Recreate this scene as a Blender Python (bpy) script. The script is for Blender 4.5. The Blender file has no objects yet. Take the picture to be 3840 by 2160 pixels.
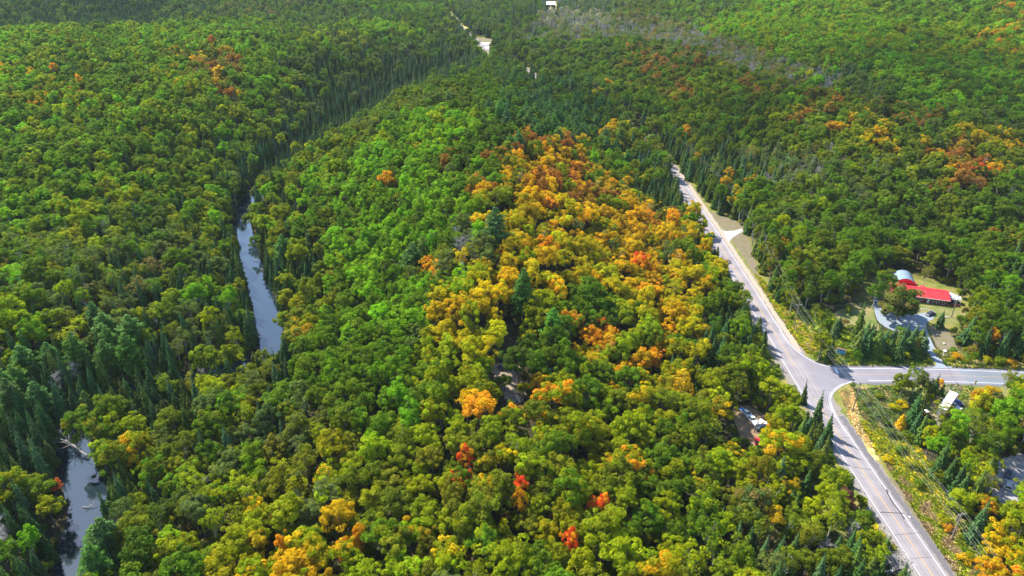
import bpy, math, random
import numpy as np
from mathutils import Vector, Matrix

random.seed(7)
RNG = np.random.RandomState(11)
SC = bpy.context.scene
COL = SC.collection

# ------------------------------------------------------------------ camera, light, exposure
CAM_H, PITCH, FPX = 160.0, math.radians(28.8), 2700.0      # metres, tilt below the horizon, focal length in photo pixels
cam_d = bpy.data.cameras.new("camera")
cam_d.sensor_width = 36.0
cam_d.lens = FPX / 3840.0 * 36.0
cam_d.clip_start, cam_d.clip_end = 1.0, 20000.0
cam = bpy.data.objects.new("camera", cam_d)
cam.location = (0, 0, CAM_H)
cam.rotation_euler = (math.pi / 2 - PITCH, 0, 0)
COL.objects.link(cam)
SC.camera = cam

SUN_AZ, SUN_EL = math.radians(-47), math.radians(47)   # azimuth from +Y towards +X
world = bpy.data.worlds.new("World")
SC.world = world
world.use_nodes = True
wn = world.node_tree
wn.nodes.clear()
sky = wn.nodes.new("ShaderNodeTexSky")
sky.sky_type = 'NISHITA'
sky.sun_disc = False
sky.sun_elevation = SUN_EL
sky.sun_rotation = SUN_AZ % (2 * math.pi)
sky.dust_density = 0.2
sky.ozone_density = 1.5
bg = wn.nodes.new("ShaderNodeBackground")
bg.inputs['Strength'].default_value = 0.15
wo = wn.nodes.new("ShaderNodeOutputWorld")
wn.links.new(sky.outputs[0], bg.inputs[0])
wn.links.new(bg.outputs[0], wo.inputs[0])
sun_d = bpy.data.lights.new("sun", 'SUN')
sun_d.energy = 4.8
sun_d.angle = math.radians(0.6)
sun_d.color = (1.0, 0.93, 0.82)
sun = bpy.data.objects.new("sun", sun_d)
sdir = Vector((math.sin(SUN_AZ) * math.cos(SUN_EL), math.cos(SUN_AZ) * math.cos(SUN_EL), math.sin(SUN_EL)))
sun.rotation_euler = (-sdir).to_track_quat('-Z', 'Y').to_euler()
sun.location = (-200, 300, 400)
COL.objects.link(sun)
SC.view_settings.view_transform = 'Standard'
SC.view_settings.look = 'None'
SC.view_settings.gamma = 1.0
SC.view_settings.use_curve_mapping = False
SC.view_settings.exposure = 1.3
SC.render.engine = 'CYCLES'
HAZE = .000032
SC.cycles.use_denoising = True
SC.cycles.max_bounces = 8
SC.cycles.diffuse_bounces = 4
SC.cycles.glossy_bounces = 2
SC.cycles.transmission_bounces = 3
SC.cycles.volume_bounces = 0
SC.cycles.transparent_max_bounces = 48
SC.cycles.caustics_reflective = False
SC.cycles.caustics_refractive = False
SC.cycles.sample_clamp_indirect = 4.0

# ------------------------------------------------------------------ survey: from a point of the photo to the ground
K = 3840.0 / 2576.0
CT, ST = math.cos(PITCH), math.sin(PITCH)


def ray(px, py):
    a, b = (np.asarray(px, float) - 1920) / FPX, (np.asarray(py, float) - 1080) / FPX
    return a, CT - b * ST, -ST - b * CT


def at(px, py, z=0.0):
    dx, dy, dz = ray(px, py)
    t = (z - CAM_H) / dz
    return dx * t, dy * t


def proj(x, y, z):
    zc = y * CT - (z - CAM_H) * ST
    yc = y * ST + (z - CAM_H) * CT
    return 1920 + FPX * x / zc, 1080 - FPX * yc / zc, zc


def line(pts, k=1.0, z=0.0):
    p = np.array(pts, float) * k
    x, y = at(p[:, 0], p[:, 1], z)
    return np.stack([x, y], 1)


def smooth(poly, step=4.0, passes=3):
    p = np.array(poly, float)
    for _ in range(passes):
        q = [p[0]]
        for a, b in zip(p[:-1], p[1:]):
            q += [a * .75 + b * .25, a * .25 + b * .75]
        q.append(p[-1])
        p = np.array(q)
    d = np.r_[0, np.cumsum(np.hypot(*np.diff(p, axis=0).T))]
    n = max(2, int(d[-1] / step))
    s = np.linspace(0, d[-1], n)
    return np.stack([np.interp(s, d, p[:, 0]), np.interp(s, d, p[:, 1])], 1)


def dist_to(poly, x, y):
    x, y = np.asarray(x, float).ravel(), np.asarray(y, float).ravel()
    best = np.full(x.shape, 1e9)
    side = np.zeros(x.shape)
    for a, b in zip(poly[:-1], poly[1:]):
        d = b - a
        L2 = max(d @ d, 1e-9)
        t = np.clip(((x - a[0]) * d[0] + (y - a[1]) * d[1]) / L2, 0, 1)
        ex, ey = x - a[0] - t * d[0], y - a[1] - t * d[1]
        r = np.hypot(ex, ey)
        m = r < best
        best[m] = r[m]
        side[m] = np.sign(d[0] * ey - d[1] * ex)[m]
    return best, side


def inside(poly, x, y):
    x, y = np.asarray(x, float), np.asarray(y, float)
    res = np.zeros(x.shape, bool)
    n = len(poly)
    for i in range(n):
        (x1, y1), (x2, y2) = poly[i], poly[(i + 1) % n]
        c = (y1 > y) != (y2 > y)
        with np.errstate(divide='ignore', invalid='ignore'):
            res ^= c & (x < (x2 - x1) * (y - y1) / (y2 - y1 + 1e-12) + x1)
    return res


ROAD_PX = [(3700, 2470), (3581, 2290), (3499, 2160), (3343.5, 1928), (3174, 1676), (3084, 1538), (3042, 1475), (2982, 1378),
           (2937, 1302), (2906, 1250), (2868, 1194), (2812, 1100), (2760, 1020), (2680, 892), (2643, 834), (2573, 728), (2516, 640),
           (2430, 540), (2330, 440), (2250, 385), (2150, 335), (2060, 300), (2000, 287), (1946, 250), (1900, 222), (1840, 190),
           (1805, 168), (1762, 138), (1720, 92), (1663, 32), (1610, 5), (1570, -25)]
ROAD = smooth(line(ROAD_PX), 5.0, 2)
SIDE_PX = [(3030, 1408), (3090, 1406), (3151, 1404.5), (3300, 1403.5), (3485, 1406), (3660, 1411), (3840, 1419), (4100, 1432), (4400, 1450)]
SIDE = smooth(line(SIDE_PX), 5.0, 2)
RIVER_PX = [(120, 1800), (165, 1600), (190, 1449), (198, 1360), (228, 1295), (216, 1235), (193, 1165), (178, 1105), (220, 1058),
            (330, 1005), (430, 968), (520, 948), (610, 925), (672, 897), (684, 850), (674, 800), (655, 740), (638, 680), (620, 640),
            (611, 600), (607, 560), (625, 515), (660, 460), (730, 395), (830, 330), (930, 270), (1040, 222), (1120, 182), (1190, 150)]
RIVER = smooth(line(RIVER_PX, K, -1.5), 5.0, 2)
HOUSE_AT = np.array(at(3470, 1130))
BARN_AT = np.array(at(2064, 28))
HUT_AT = np.array(at(1404, 24))
HILLS = [(25, 235, 60, 110, 0, 12), (0, 400, 75, 120, 0, 15), (-340, 620, 230, 190, 0, 27), (-170, 330, 90, 120, 0, 8),
         (245, 570, 90, 190, -0.56, 18), (620, 960, 260, 260, 0, 34), (-620, 1500, 400, 250, 0, 40), (250, 1750, 700, 250, 0, 45),
         (1200, 1700, 500, 400, 0, 60), (-1500, 1400, 600, 600, 0, 60), (0, 3600, 3000, 700, 0, 60)]


def terrain(x, y):
    shp = np.shape(x)
    x, y = np.asarray(x, float).ravel(), np.asarray(y, float).ravel()
    h = np.zeros(x.shape)
    for cx, cy, sx, sy, a, hh in HILLS:
        ca, sa = math.cos(a), math.sin(a)
        u, v = (x - cx) * ca + (y - cy) * sa, -(x - cx) * sa + (y - cy) * ca
        # v runs along the ridge when a is 0
        h += hh * np.exp(-.5 * ((u / sx) ** 2 + (v / sy) ** 2))
    h += 1.2 * np.sin(x / 37 + 1.3 * np.sin(y / 53)) + 1.0 * np.sin(y / 41 + 2)

    def sm(d, a, b):
        t = np.clip((d - a) / (b - a), 0, 1)
        return t * t * (3 - 2 * t)
    f = sm(dist_to(ROAD, x, y)[0], 30, 115) * sm(dist_to(SIDE, x, y)[0], 45, 140)
    f *= sm(np.hypot(x - HOUSE_AT[0], y - HOUSE_AT[1]), 40, 130)
    f *= sm(np.hypot(x - BARN_AT[0], y - BARN_AT[1]), 60, 180) * sm(np.hypot(x - HUT_AT[0], y - HUT_AT[1]), 30, 100)
    dr = dist_to(RIVER, x, y)[0]
    f *= sm(dr, 8, 90)
    h = h * f - 3.2 * np.exp(-(dr / 6.3) ** 2)
    return h.reshape(shp)


def ground_at(px, py, dz=0.0):
    """The point of the terrain (raised by dz) that a photo point shows."""
    z = np.zeros(np.shape(px))
    for _ in range(14):
        x, y = at(px, py, z + dz)
        z = z * .4 + .6 * terrain(x, y)
    return x, y, z


# ------------------------------------------------------------------ materials
def mat(name, color=(.5, .5, .5), rough=.7, metal=0.0, noise=0.0, scale=1.0, spec=0.3, bump=0.0, color2=None, detail=4.0):
    m = bpy.data.materials.new(name)
    m.use_nodes = True
    nt = m.node_tree
    b = nt.nodes['Principled BSDF']
    b.inputs['Roughness'].default_value = rough
    b.inputs['Metallic'].default_value = metal
    b.inputs['Specular IOR Level'].default_value = spec
    b.inputs['Base Color'].default_value = (*color, 1)
    if noise or color2:
        g = nt.nodes.new("ShaderNodeNewGeometry")
        n = nt.nodes.new("ShaderNodeTexNoise")
        n.inputs['Scale'].default_value = scale
        n.inputs['Detail'].default_value = detail
        nt.links.new(g.outputs['Position'], n.inputs['Vector'])
        r = nt.nodes.new("ShaderNodeValToRGB")
        c2 = color2 if color2 else tuple(c * (1 + noise) for c in color)
        c1 = color if color2 else tuple(c * (1 - noise) for c in color)
        r.color_ramp.elements[0].position, r.color_ramp.elements[1].position = .35, .65
        r.color_ramp.elements[0].color, r.color_ramp.elements[1].color = (*c1, 1), (*c2, 1)
        nt.links.new(n.outputs['Fac'], r.inputs[0])
        nt.links.new(r.outputs[0], b.inputs['Base Color'])
        if bump:
            bp = nt.nodes.new("ShaderNodeBump")
            bp.inputs['Strength'].default_value = bump
            nt.links.new(n.outputs['Fac'], bp.inputs['Height'])
            nt.links.new(bp.outputs[0], b.inputs['Normal'])
    return m


def leaf_material(name, trans=.35, warm=(1.25, 1.2, .7)):
    m = bpy.data.materials.new(name)
    m.use_nodes = True
    nt = m.node_tree
    nt.nodes.clear()
    N, L = nt.nodes.new, nt.links.new
    a1, a2, a3 = N("ShaderNodeAttribute"), N("ShaderNodeAttribute"), N("ShaderNodeAttribute")
    for a, nm in ((a1, 'tint'), (a2, 'tint2'), (a3, 'turn')):
        a.attribute_type, a.attribute_name = 'INSTANCER', nm
    lv = N("ShaderNodeAttribute")
    lv.attribute_type, lv.attribute_name = 'GEOMETRY', 'leafvar'
    sp = N("ShaderNodeSeparateColor")
    L(lv.outputs['Color'], sp.inputs[0])
    d = N("ShaderNodeMath"); d.operation = 'SUBTRACT'
    L(a3.outputs['Fac'], d.inputs[0]); L(sp.outputs[1], d.inputs[1])
    k = N("ShaderNodeMath"); k.operation = 'MULTIPLY_ADD'; k.use_clamp = True
    L(d.outputs[0], k.inputs[0]); k.inputs[1].default_value = 6.0; k.inputs[2].default_value = .5
    mx = N("ShaderNodeMix"); mx.data_type = 'RGBA'
    L(k.outputs[0], mx.inputs['Factor']); L(a1.outputs['Color'], mx.inputs['A']); L(a2.outputs['Color'], mx.inputs['B'])
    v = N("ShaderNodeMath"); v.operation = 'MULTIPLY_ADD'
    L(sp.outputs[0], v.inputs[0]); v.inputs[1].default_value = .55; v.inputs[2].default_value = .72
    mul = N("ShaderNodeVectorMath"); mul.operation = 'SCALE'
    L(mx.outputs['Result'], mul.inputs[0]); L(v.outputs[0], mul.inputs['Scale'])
    pb = N("ShaderNodeBsdfPrincipled")
    pb.inputs['Roughness'].default_value = .55
    pb.inputs['Specular IOR Level'].default_value = .06
    L(mul.outputs[0], pb.inputs['Base Color'])
    wm = N("ShaderNodeVectorMath"); wm.operation = 'MULTIPLY'
    wm.inputs[1].default_value = warm
    L(mul.outputs[0], wm.inputs[0])
    tr = N("ShaderNodeBsdfTranslucent")
    L(wm.outputs[0], tr.inputs[0])
    ms = N("ShaderNodeMixShader"); ms.inputs[0].default_value = trans
    L(pb.outputs[0], ms.inputs[1]); L(tr.outputs[0], ms.inputs[2])
    o = N("ShaderNodeOutputMaterial")
    L(ms.outputs[0], o.inputs[0])
    return m


M_LEAF = leaf_material("broad_leaves", .54, (1.08, 1.25, .5))
M_NEEDLE = leaf_material("needles", .15, (1.1, 1.1, .8))
M_BARK = mat("grey_bark", (.14, .12, .10), .9, noise=.35, scale=2)
M_BARK_W = mat("white_bark", (.55, .53, .48), .8, noise=.25, scale=3)
M_BARK_D = mat("dead_wood", (.29, .27, .25), .9, noise=.3, scale=2)
M_WHITE = mat("white_paint", (.78, .78, .77), .6)


# ------------------------------------------------------------------ mesh helpers
def mesh_np(name, verts, quads=None, mats=(), tris=None, leafvar=None, smooth_shade=False):
    me = bpy.data.meshes.new(name)
    verts = np.asarray(verts, np.float32)
    parts = []
    if quads is not None and len(quads):
        parts.append(np.asarray(quads, np.int32))
    if tris is not None and len(tris):
        parts.append(np.asarray(tris, np.int32))
    loops = np.concatenate([p.ravel() for p in parts])
    tot = np.concatenate([np.full(len(p), p.shape[1], np.int32) for p in parts])
    start = np.r_[0, np.cumsum(tot)[:-1]].astype(np.int32)
    me.vertices.add(len(verts)); me.vertices.foreach_set('co', verts.ravel())
    me.loops.add(len(loops)); me.loops.foreach_set('vertex_index', loops)
    me.polygons.add(len(tot)); me.polygons.foreach_set('loop_start', start); me.polygons.foreach_set('loop_total', tot)
    me.polygons.foreach_set('use_smooth', np.full(len(tot), smooth_shade))
    for m in mats:
        me.materials.append(m)
    if leafvar is not None:
        at_ = me.attributes.new('leafvar', 'FLOAT_COLOR', 'POINT')
        c = np.ones((len(verts), 4), np.float32)
        c[:, :3] = leafvar
        at_.data.foreach_set('color', c.ravel())
    me.update(calc_edges=True)
    return me


class MB:
    """Collects faces for one mesh."""
    def __init__(s):
        s.v, s.f = [], []

    def add(s, vs, fs):
        o = len(s.v)
        s.v += [tuple(p) for p in vs]
        s.f += [tuple(i + o for i in f) for f in fs]
        return s

    def box(s, x0, x1, y0, y1, z0, z1):
        return s.add([(x0, y0, z0), (x1, y0, z0), (x1, y1, z0), (x0, y1, z0), (x0, y0, z1), (x1, y0, z1), (x1, y1, z1), (x0, y1, z1)],
                     [(0, 3, 2, 1), (4, 5, 6, 7), (0, 1, 5, 4), (1, 2, 6, 5), (2, 3, 7, 6), (3, 0, 4, 7)])

    def quad(s, *p):
        return s.add(p, [tuple(range(len(p)))])

    def slab(s, p, n):
        """A flat polygon given thickness n (a vector)."""
        k = len(p)
        q = [tuple(a + b for a, b in zip(v, n)) for v in p]
        return s.add(list(p) + q, [tuple(range(k)), tuple(range(2 * k - 1, k - 1, -1))] + [(i, i + k, (i + 1) % k + k, (i + 1) % k) for i in range(k)])

    def tube(s, path, radii, sides=6, cap=True):
        path = [Vector(p) for p in path]
        if not hasattr(radii, '__len__'):
            radii = [radii] * len(path)
        rings = []
        for i, p in enumerate(path):
            d = (path[min(i + 1, len(path) - 1)] - path[max(i - 1, 0)])
            d = d.normalized() if d.length > 1e-9 else Vector((0, 0, 1))
            u = d.cross(Vector((0, 0, 1)) if abs(d.z) < .95 else Vector((1, 0, 0))).normalized()
            w = d.cross(u)
            rings.append([tuple(p + (u * math.cos(2 * math.pi * k / sides) + w * math.sin(2 * math.pi * k / sides)) * radii[i]) for k in range(sides)])
        vs = [v for r in rings for v in r]
        fs = [(i * sides + k, i * sides + (k + 1) % sides, (i + 1) * sides + (k + 1) % sides, (i + 1) * sides + k)
              for i in range(len(path) - 1) for k in range(sides)]
        if cap:
            fs += [tuple(range(sides - 1, -1, -1)), tuple((len(path) - 1) * sides + k for k in range(sides))]
        return s.add(vs, fs)

    def mesh(s, name, m, smooth_shade=False):
        me = bpy.data.meshes.new(name)
        me.from_pydata(s.v, [], s.f)
        if m:
            me.materials.append(m)
        if smooth_shade:
            me.polygons.foreach_set('use_smooth', [True] * len(me.polygons))
        return me

    def build(s, name, m, parent=None, smooth_shade=False):
        return link(name, s.mesh(name, m, smooth_shade), parent)


def link(name, data, parent=None, loc=None):
    o = bpy.data.objects.new(name, data)
    COL.objects.link(o)
    if parent is not None:
        o.parent = parent
    if loc is not None:
        o.location = loc
    return o


def tag(o, label=None, cat=None, group=None, kind=None):
    if label: o['label'] = label
    if cat: o['category'] = cat
    if group: o['group'] = group
    if kind: o['kind'] = kind
    return o


def thing(name, label, cat, loc, rz=0.0, group=None):
    o = link(name, None, None, loc)
    o.empty_display_size = .5
    o.rotation_euler = (0, 0, rz)
    return tag(o, label, cat, group)


def strip(path, offs_l, offs_r, z, name, m, kind='structure', rough=0.0):
    """A ribbon along a ground path from offs_l to offs_r (metres; left is positive), with UV in metres."""
    p = np.asarray(path)
    d = np.gradient(p, axis=0)
    d /= np.linalg.norm(d, axis=1)[:, None]
    n = np.stack([-d[:, 1], d[:, 0]], 1)
    offs_l, offs_r = np.full(len(p), float(offs_l)), np.full(len(p), float(offs_r))
    if rough:
        q_ = np.random.RandomState(len(p))
        offs_l, offs_r = offs_l + q_.normal(0, rough, len(p)), offs_r + q_.normal(0, rough, len(p))
    a, b = p + n * offs_l[:, None], p + n * offs_r[:, None]
    zz = np.full(len(p), z)
    vs = np.concatenate([np.c_[a, zz], np.c_[b, zz]])
    k = len(p)
    fs = [(i + k, i + 1 + k, i + 1, i) for i in range(k - 1)]
    me = mesh_np(name, vs, fs, [m])
    return tag(link(name, me), kind=kind)


def sheet(pts, z, name, m, kind='structure', k=1.0, rough_edge=0.0, rng=None, passes=2, closed=True):
    """A flat patch of ground whose outline is given in photo points."""
    p = line(pts, k)
    if passes:
        q = np.vstack([p, p[:1]])
        q = smooth(q, 1.5, passes)[:-1]
        p = q
    if rough_edge:
        r = np.random.RandomState(len(p))
        p = p + r.uniform(-rough_edge, rough_edge, p.shape)
    me = bpy.data.meshes.new(name)
    me.from_pydata([(x, y, z) for x, y in p], [], [tuple(range(len(p)))])
    me.materials.append(m)
    if me.polygons[0].normal.z < 0:
        me.flip_normals()
    o = link(name, me)
    if kind:
        o['kind'] = kind
    return o

# ------------------------------------------------------------------ the setting: terrain, river, roads
def ground_material():
    m = bpy.data.materials.new("forest_floor")
    m.use_nodes = True
    nt = m.node_tree
    b = nt.nodes['Principled BSDF']
    b.inputs['Roughness'].default_value = .95
    b.inputs['Specular IOR Level'].default_value = .1
    N, L = nt.nodes.new, nt.links.new
    g = N("ShaderNodeNewGeometry")
    n1, n2 = N("ShaderNodeTexNoise"), N("ShaderNodeTexNoise")
    n1.inputs['Scale'].default_value, n2.inputs['Scale'].default_value = .22, 1.6
    n1.inputs['Detail'].default_value = n2.inputs['Detail'].default_value = 6
    L(g.outputs['Position'], n1.inputs['Vector']); L(g.outputs['Position'], n2.inputs['Vector'])
    at_ = N("ShaderNodeAttribute"); at_.attribute_name = 'cover'
    r1, r2 = N("ShaderNodeValToRGB"), N("ShaderNodeValToRGB")
    for r, c0, c1 in ((r1, (.028, .034, .012), (.06, .048, .026)), (r2, (.105, .14, .022), (.22, .19, .055))):
        r.color_ramp.elements[0].position, r.color_ramp.elements[1].position = .36, .64
        r.color_ramp.elements[0].color, r.color_ramp.elements[1].color = (*c0, 1), (*c1, 1)
        L(n1.outputs['Fac'], r.inputs[0])
    mx = N("ShaderNodeMix"); mx.data_type = 'RGBA'
    L(at_.outputs['Fac'], mx.inputs['Factor']); L(r1.outputs[0], mx.inputs['A']); L(r2.outputs[0], mx.inputs['B'])
    v = N("ShaderNodeMath"); v.operation = 'MULTIPLY_ADD'
    L(n2.outputs['Fac'], v.inputs[0]); v.inputs[1].default_value = 1.2; v.inputs[2].default_value = .4
    s = N("ShaderNodeVectorMath"); s.operation = 'SCALE'
    L(mx.outputs['Result'], s.inputs[0]); L(v.outputs[0], s.inputs['Scale'])
    L(s.outputs[0], b.inputs['Base Color'])
    bp = N("ShaderNodeBump"); bp.inputs['Strength'].default_value = .5; bp.inputs['Distance'].default_value = .4
    L(n2.outputs['Fac'], bp.inputs['Height']); L(bp.outputs[0], b.inputs['Normal'])
    return m


def open_cover(x, y):
    """1 where the ground lies open and grassy (verges, yards, far fields), 0 under the trees."""
    d, sd = dist_to(ROAD, x, y)
    c = np.clip((24 - d) / 8, 0, 1)
    c = np.maximum(c, np.clip((20 - dist_to(SIDE, x, y)[0]) / 8, 0, 1))
    c = np.maximum(c, np.clip((34 - np.hypot(x - HOUSE_AT[0], y - HOUSE_AT[1])) / 14, 0, 1))
    c = np.maximum(c, np.clip((70 - np.hypot(x - BARN_AT[0], y - BARN_AT[1])) / 20, 0, 1))
    return c


rows = np.concatenate([np.arange(-160, 60, 12.0), np.arange(60, 420, 3.0), 420 + 380 * np.linspace(0, 1, 70)[1:] ** 1.15,
                       800 * (7000 / 800.0) ** np.linspace(0, 1, 55)[1:]])
us = np.linspace(-1, 1, 190)
us = np.sign(us) * np.abs(us) ** 1.15
gx = us[None, :] * (.86 * np.abs(rows)[:, None] + 150)
gy = np.repeat(rows[:, None], len(us), 1)
gz = terrain(gx, gy)
nr, ncol = gx.shape
idx = np.arange(nr * ncol).reshape(nr, ncol)
quads = np.stack([idx[:-1, :-1], idx[:-1, 1:], idx[1:, 1:], idx[1:, :-1]], -1).reshape(-1, 4)
me = mesh_np("ground", np.stack([gx, gy, gz], -1).reshape(-1, 3), quads, [ground_material()], smooth_shade=True)
ca = me.attributes.new('cover', 'FLOAT', 'POINT')
ca.data.foreach_set('value', open_cover(gx.ravel(), gy.ravel()).astype(np.float32))
ground = tag(link("ground", me), kind='structure')

M_AIR = bpy.data.materials.new("hazy_air")
M_AIR.use_nodes = True
M_AIR.node_tree.nodes.clear()
_v = M_AIR.node_tree.nodes.new("ShaderNodeVolumePrincipled")
_v.inputs['Color'].default_value = (.80, .90, 1.0, 1)
_v.inputs['Density'].default_value = HAZE
_v.inputs['Anisotropy'].default_value = 0.0
_o = M_AIR.node_tree.nodes.new("ShaderNodeOutputMaterial")
M_AIR.node_tree.links.new(_v.outputs[0], _o.inputs['Volume'])
_hb = bpy.data.meshes.new("haze")
_hz = (-9.0, 185.0)
_hb.from_pydata([(x, y, z) for z in _hz for x, y in ((-6600, -400), (6600, -400), (6600, 7300), (-6600, 7300))], [],
                [(0, 3, 2, 1), (4, 5, 6, 7), (0, 1, 5, 4), (1, 2, 6, 5), (2, 3, 7, 6), (3, 0, 4, 7)])
_hb.materials.append(M_AIR)
tag(link("haze", _hb), kind='stuff')
M_WATER = bpy.data.materials.new("river_water")
M_WATER.use_nodes = True
_nt = M_WATER.node_tree
_b = _nt.nodes['Principled BSDF']
_b.inputs['Base Color'].default_value = (.012, .022, .030, 1)
_b.inputs['Roughness'].default_value = .035
_b.inputs['Specular IOR Level'].default_value = 1.0
_g = _nt.nodes.new("ShaderNodeNewGeometry")
_n = _nt.nodes.new("ShaderNodeTexNoise"); _n.inputs['Scale'].default_value = .9; _n.inputs['Detail'].default_value = 3
_nt.links.new(_g.outputs['Position'], _n.inputs['Vector'])
_bp = _nt.nodes.new("ShaderNodeBump"); _bp.inputs['Strength'].default_value = .06; _bp.inputs['Distance'].default_value = .3
_nt.links.new(_n.outputs['Fac'], _bp.inputs['Height']); _nt.links.new(_bp.outputs[0], _b.inputs['Normal'])
strip(RIVER, 8.5, -8.5, -1.5, "river", M_WATER)


def asphalt(name, c0, c1, streak=True):
    m = bpy.data.materials.new(name)
    m.use_nodes = True
    nt = m.node_tree
    b = nt.nodes['Principled BSDF']
    b.inputs['Roughness'].default_value = .85
    b.inputs['Specular IOR Level'].default_value = .25
    N, L = nt.nodes.new, nt.links.new
    g = N("ShaderNodeNewGeometry")
    n1, n2 = N("ShaderNodeTexNoise"), N("ShaderNodeTexNoise")
    n1.inputs['Scale'].default_value, n2.inputs['Scale'].default_value = .12, 5.0
    n1.inputs['Detail'].default_value = 5
    for n in (n1, n2):
        L(g.outputs['Position'], n.inputs['Vector'])
    r = N("ShaderNodeValToRGB")
    r.color_ramp.elements[0].position, r.color_ramp.elements[1].position = .3, .7
    r.color_ramp.elements[0].color, r.color_ramp.elements[1].color = (*c0, 1), (*c1, 1)
    L(n1.outputs['Fac'], r.inputs[0])
    v = N("ShaderNodeMath"); v.operation = 'MULTIPLY_ADD'
    L(n2.outputs['Fac'], v.inputs[0]); v.inputs[1].default_value = .5; v.inputs[2].default_value = .75
    out = v.outputs[0]
    if streak:                      # polished wheel paths and the darker oil line between them
        a = N("ShaderNodeAttribute"); a.attribute_name = 'across'
        w = N("ShaderNodeMath"); w.operation = 'MULTIPLY'; L(a.outputs['Fac'], w.inputs[0]); w.inputs[1].default_value = 2 * math.pi / 1.72
        s = N("ShaderNodeMath"); s.operation = 'COSINE'; L(w.outputs[0], s.inputs[0])
        k = N("ShaderNodeMath"); k.operation = 'MULTIPLY_ADD'; L(s.outputs[0], k.inputs[0]); k.inputs[1].default_value = -.07; k.inputs[2].default_value = 1.0
        q = N("ShaderNodeMath"); q.operation = 'MULTIPLY'; L(out, q.inputs[0]); L(k.outputs[0], q.inputs[1])
        out = q.outputs[0]
    sc = N("ShaderNodeVectorMath"); sc.operation = 'SCALE'
    L(r.outputs[0], sc.inputs[0]); L(out, sc.inputs['Scale'])
    L(sc.outputs[0], b.inputs['Base Color'])
    return m


M_ROAD = asphalt("worn_asphalt", (.18, .162, .17), (.262, .24, .25))
M_SIDE = asphalt("newer_asphalt", (.135, .152, .175), (.165, .182, .208), False)
M_JUNC = asphalt("junction_asphalt", (.165, .156, .178), (.215, .203, .225), False)
M_GRAVEL = mat("shoulder_gravel", (.20, .175, .15), .95, noise=.3, scale=2.5, bump=.3)
M_GRAVEL_D = mat("grey_shoulder", (.12, .112, .12), .95, noise=.25, scale=3)
M_DRIVE = mat("driveway_gravel", (.215, .25, .29), .95, noise=.12, scale=2.0)
M_DIRT = mat("bare_dirt", (.20, .14, .095), .95, noise=.35, scale=.6, detail=8)
M_DIRTP = mat("dusty_verge", (.17, .135, .10), .95, color2=(.13, .12, .05), scale=.35, detail=8)
M_LAWN = mat("dry_lawn", (.095, .135, .024), .95, color2=(.21, .18, .07), scale=.16, detail=7)
M_FIELD = mat("yellow_field", (.30, .30, .05), .95, color2=(.42, .34, .10), scale=.05, detail=6)
M_STRAW = mat("straw_grass", (.52, .38, .16), .95, color2=(.28, .24, .07), scale=.5, detail=7)
M_LINE_W = mat("white_line", (.58, .58, .59), .6, noise=.08, scale=4)
M_LINE_Y = mat("yellow_line", (.46, .31, .13), .6, noise=.25, scale=4)
M_TAR = mat("crack_sealant", (.055, .05, .055), .5)


def multi_strip(path, offs, z, name, m):
    """A ribbon of several lanes with the distance across kept as an attribute."""
    p = np.asarray(path)
    d = np.gradient(p, axis=0); d /= np.linalg.norm(d, axis=1)[:, None]
    n = np.stack([-d[:, 1], d[:, 0]], 1)
    k, q = len(p), len(offs)
    vs = np.concatenate([np.c_[p + n * o, np.full(k, z)] for o in offs])
    fs = [((j + 1) * k + i, (j + 1) * k + i + 1, j * k + i + 1, j * k + i) for j in range(q - 1) for i in range(k - 1)]
    me = mesh_np(name, vs, fs, [m])
    a = me.attributes.new('across', 'FLOAT', 'POINT')
    a.data.foreach_set('value', np.repeat(np.array(offs, np.float32), k))
    return tag(link(name, me), kind='structure')


def part_of(path, y0, y1):
    """The stretch of a road between two photo rows."""
    px, py, _ = proj(path[:, 0], path[:, 1], 0.0)
    m = (py >= min(y0, y1)) & (py <= max(y0, y1))
    i = np.nonzero(m)[0]
    return path[i[0]:i[-1] + 1]


# the main road runs away from the camera, so its left side (west) has the larger offset
strip(smooth(ROAD, 1.6, 0), 6.3, -6.9, .02, "road_shoulder", M_GRAVEL, rough=.35)
strip(smooth(part_of(ROAD, 640, 1335), 1.4, 0), -4.3, -6.5, .027, "sandy_shoulder", mat("pale_sand", (.36, .275, .21), .95, noise=.22, scale=1.5), rough=.22)
strip(smooth(part_of(ROAD, 1560, 2600), 1.4, 0), -4.3, -6.2, .026, "grey_road_shoulder", M_GRAVEL_D, rough=.2)
strip(smooth(SIDE, 1.6, 0), 6.0, -6.3, .022, "side_road_shoulder", M_GRAVEL_D, rough=.25)
# junction flare
FL_N = [(2925, 1232), (2936, 1249), (2955, 1278), (2971, 1296), (2994, 1315), (3018, 1333), (3049, 1351), (3080, 1364), (3111, 1371), (3140, 1375)]
FL_S = [(3200, 1432), (3189, 1436), (3160, 1448), (3132, 1469), (3119, 1494), (3124, 1519), (3137, 1550), (3160, 1590), (3185, 1626)]
sheet(FL_N + [(3200, 1376), (3200, 1432)] + FL_S + [(3150, 1626), (3060, 1510), (2990, 1400)], .030, "junction", M_JUNC, passes=0)
strip(SIDE, 4.9, -5.3, .034, "side_road", M_JUNC)
seam = [(3553, 1376), (3566, 1404), (3588, 1436)]
east = part_of(SIDE, 0, 3000)
east = east[proj(east[:, 0], east[:, 1], 0)[0] > 3575]
strip(east, 4.9, -5.3, .038, "resurfaced_side_road", M_SIDE)
multi_strip(ROAD, np.arange(4.1, -4.5, -.43), .042, "road", M_ROAD)


def marking(path, off, w, name, m, z=.052):
    return strip(path, off + w / 2, off - w / 2, z, name, m)


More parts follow.
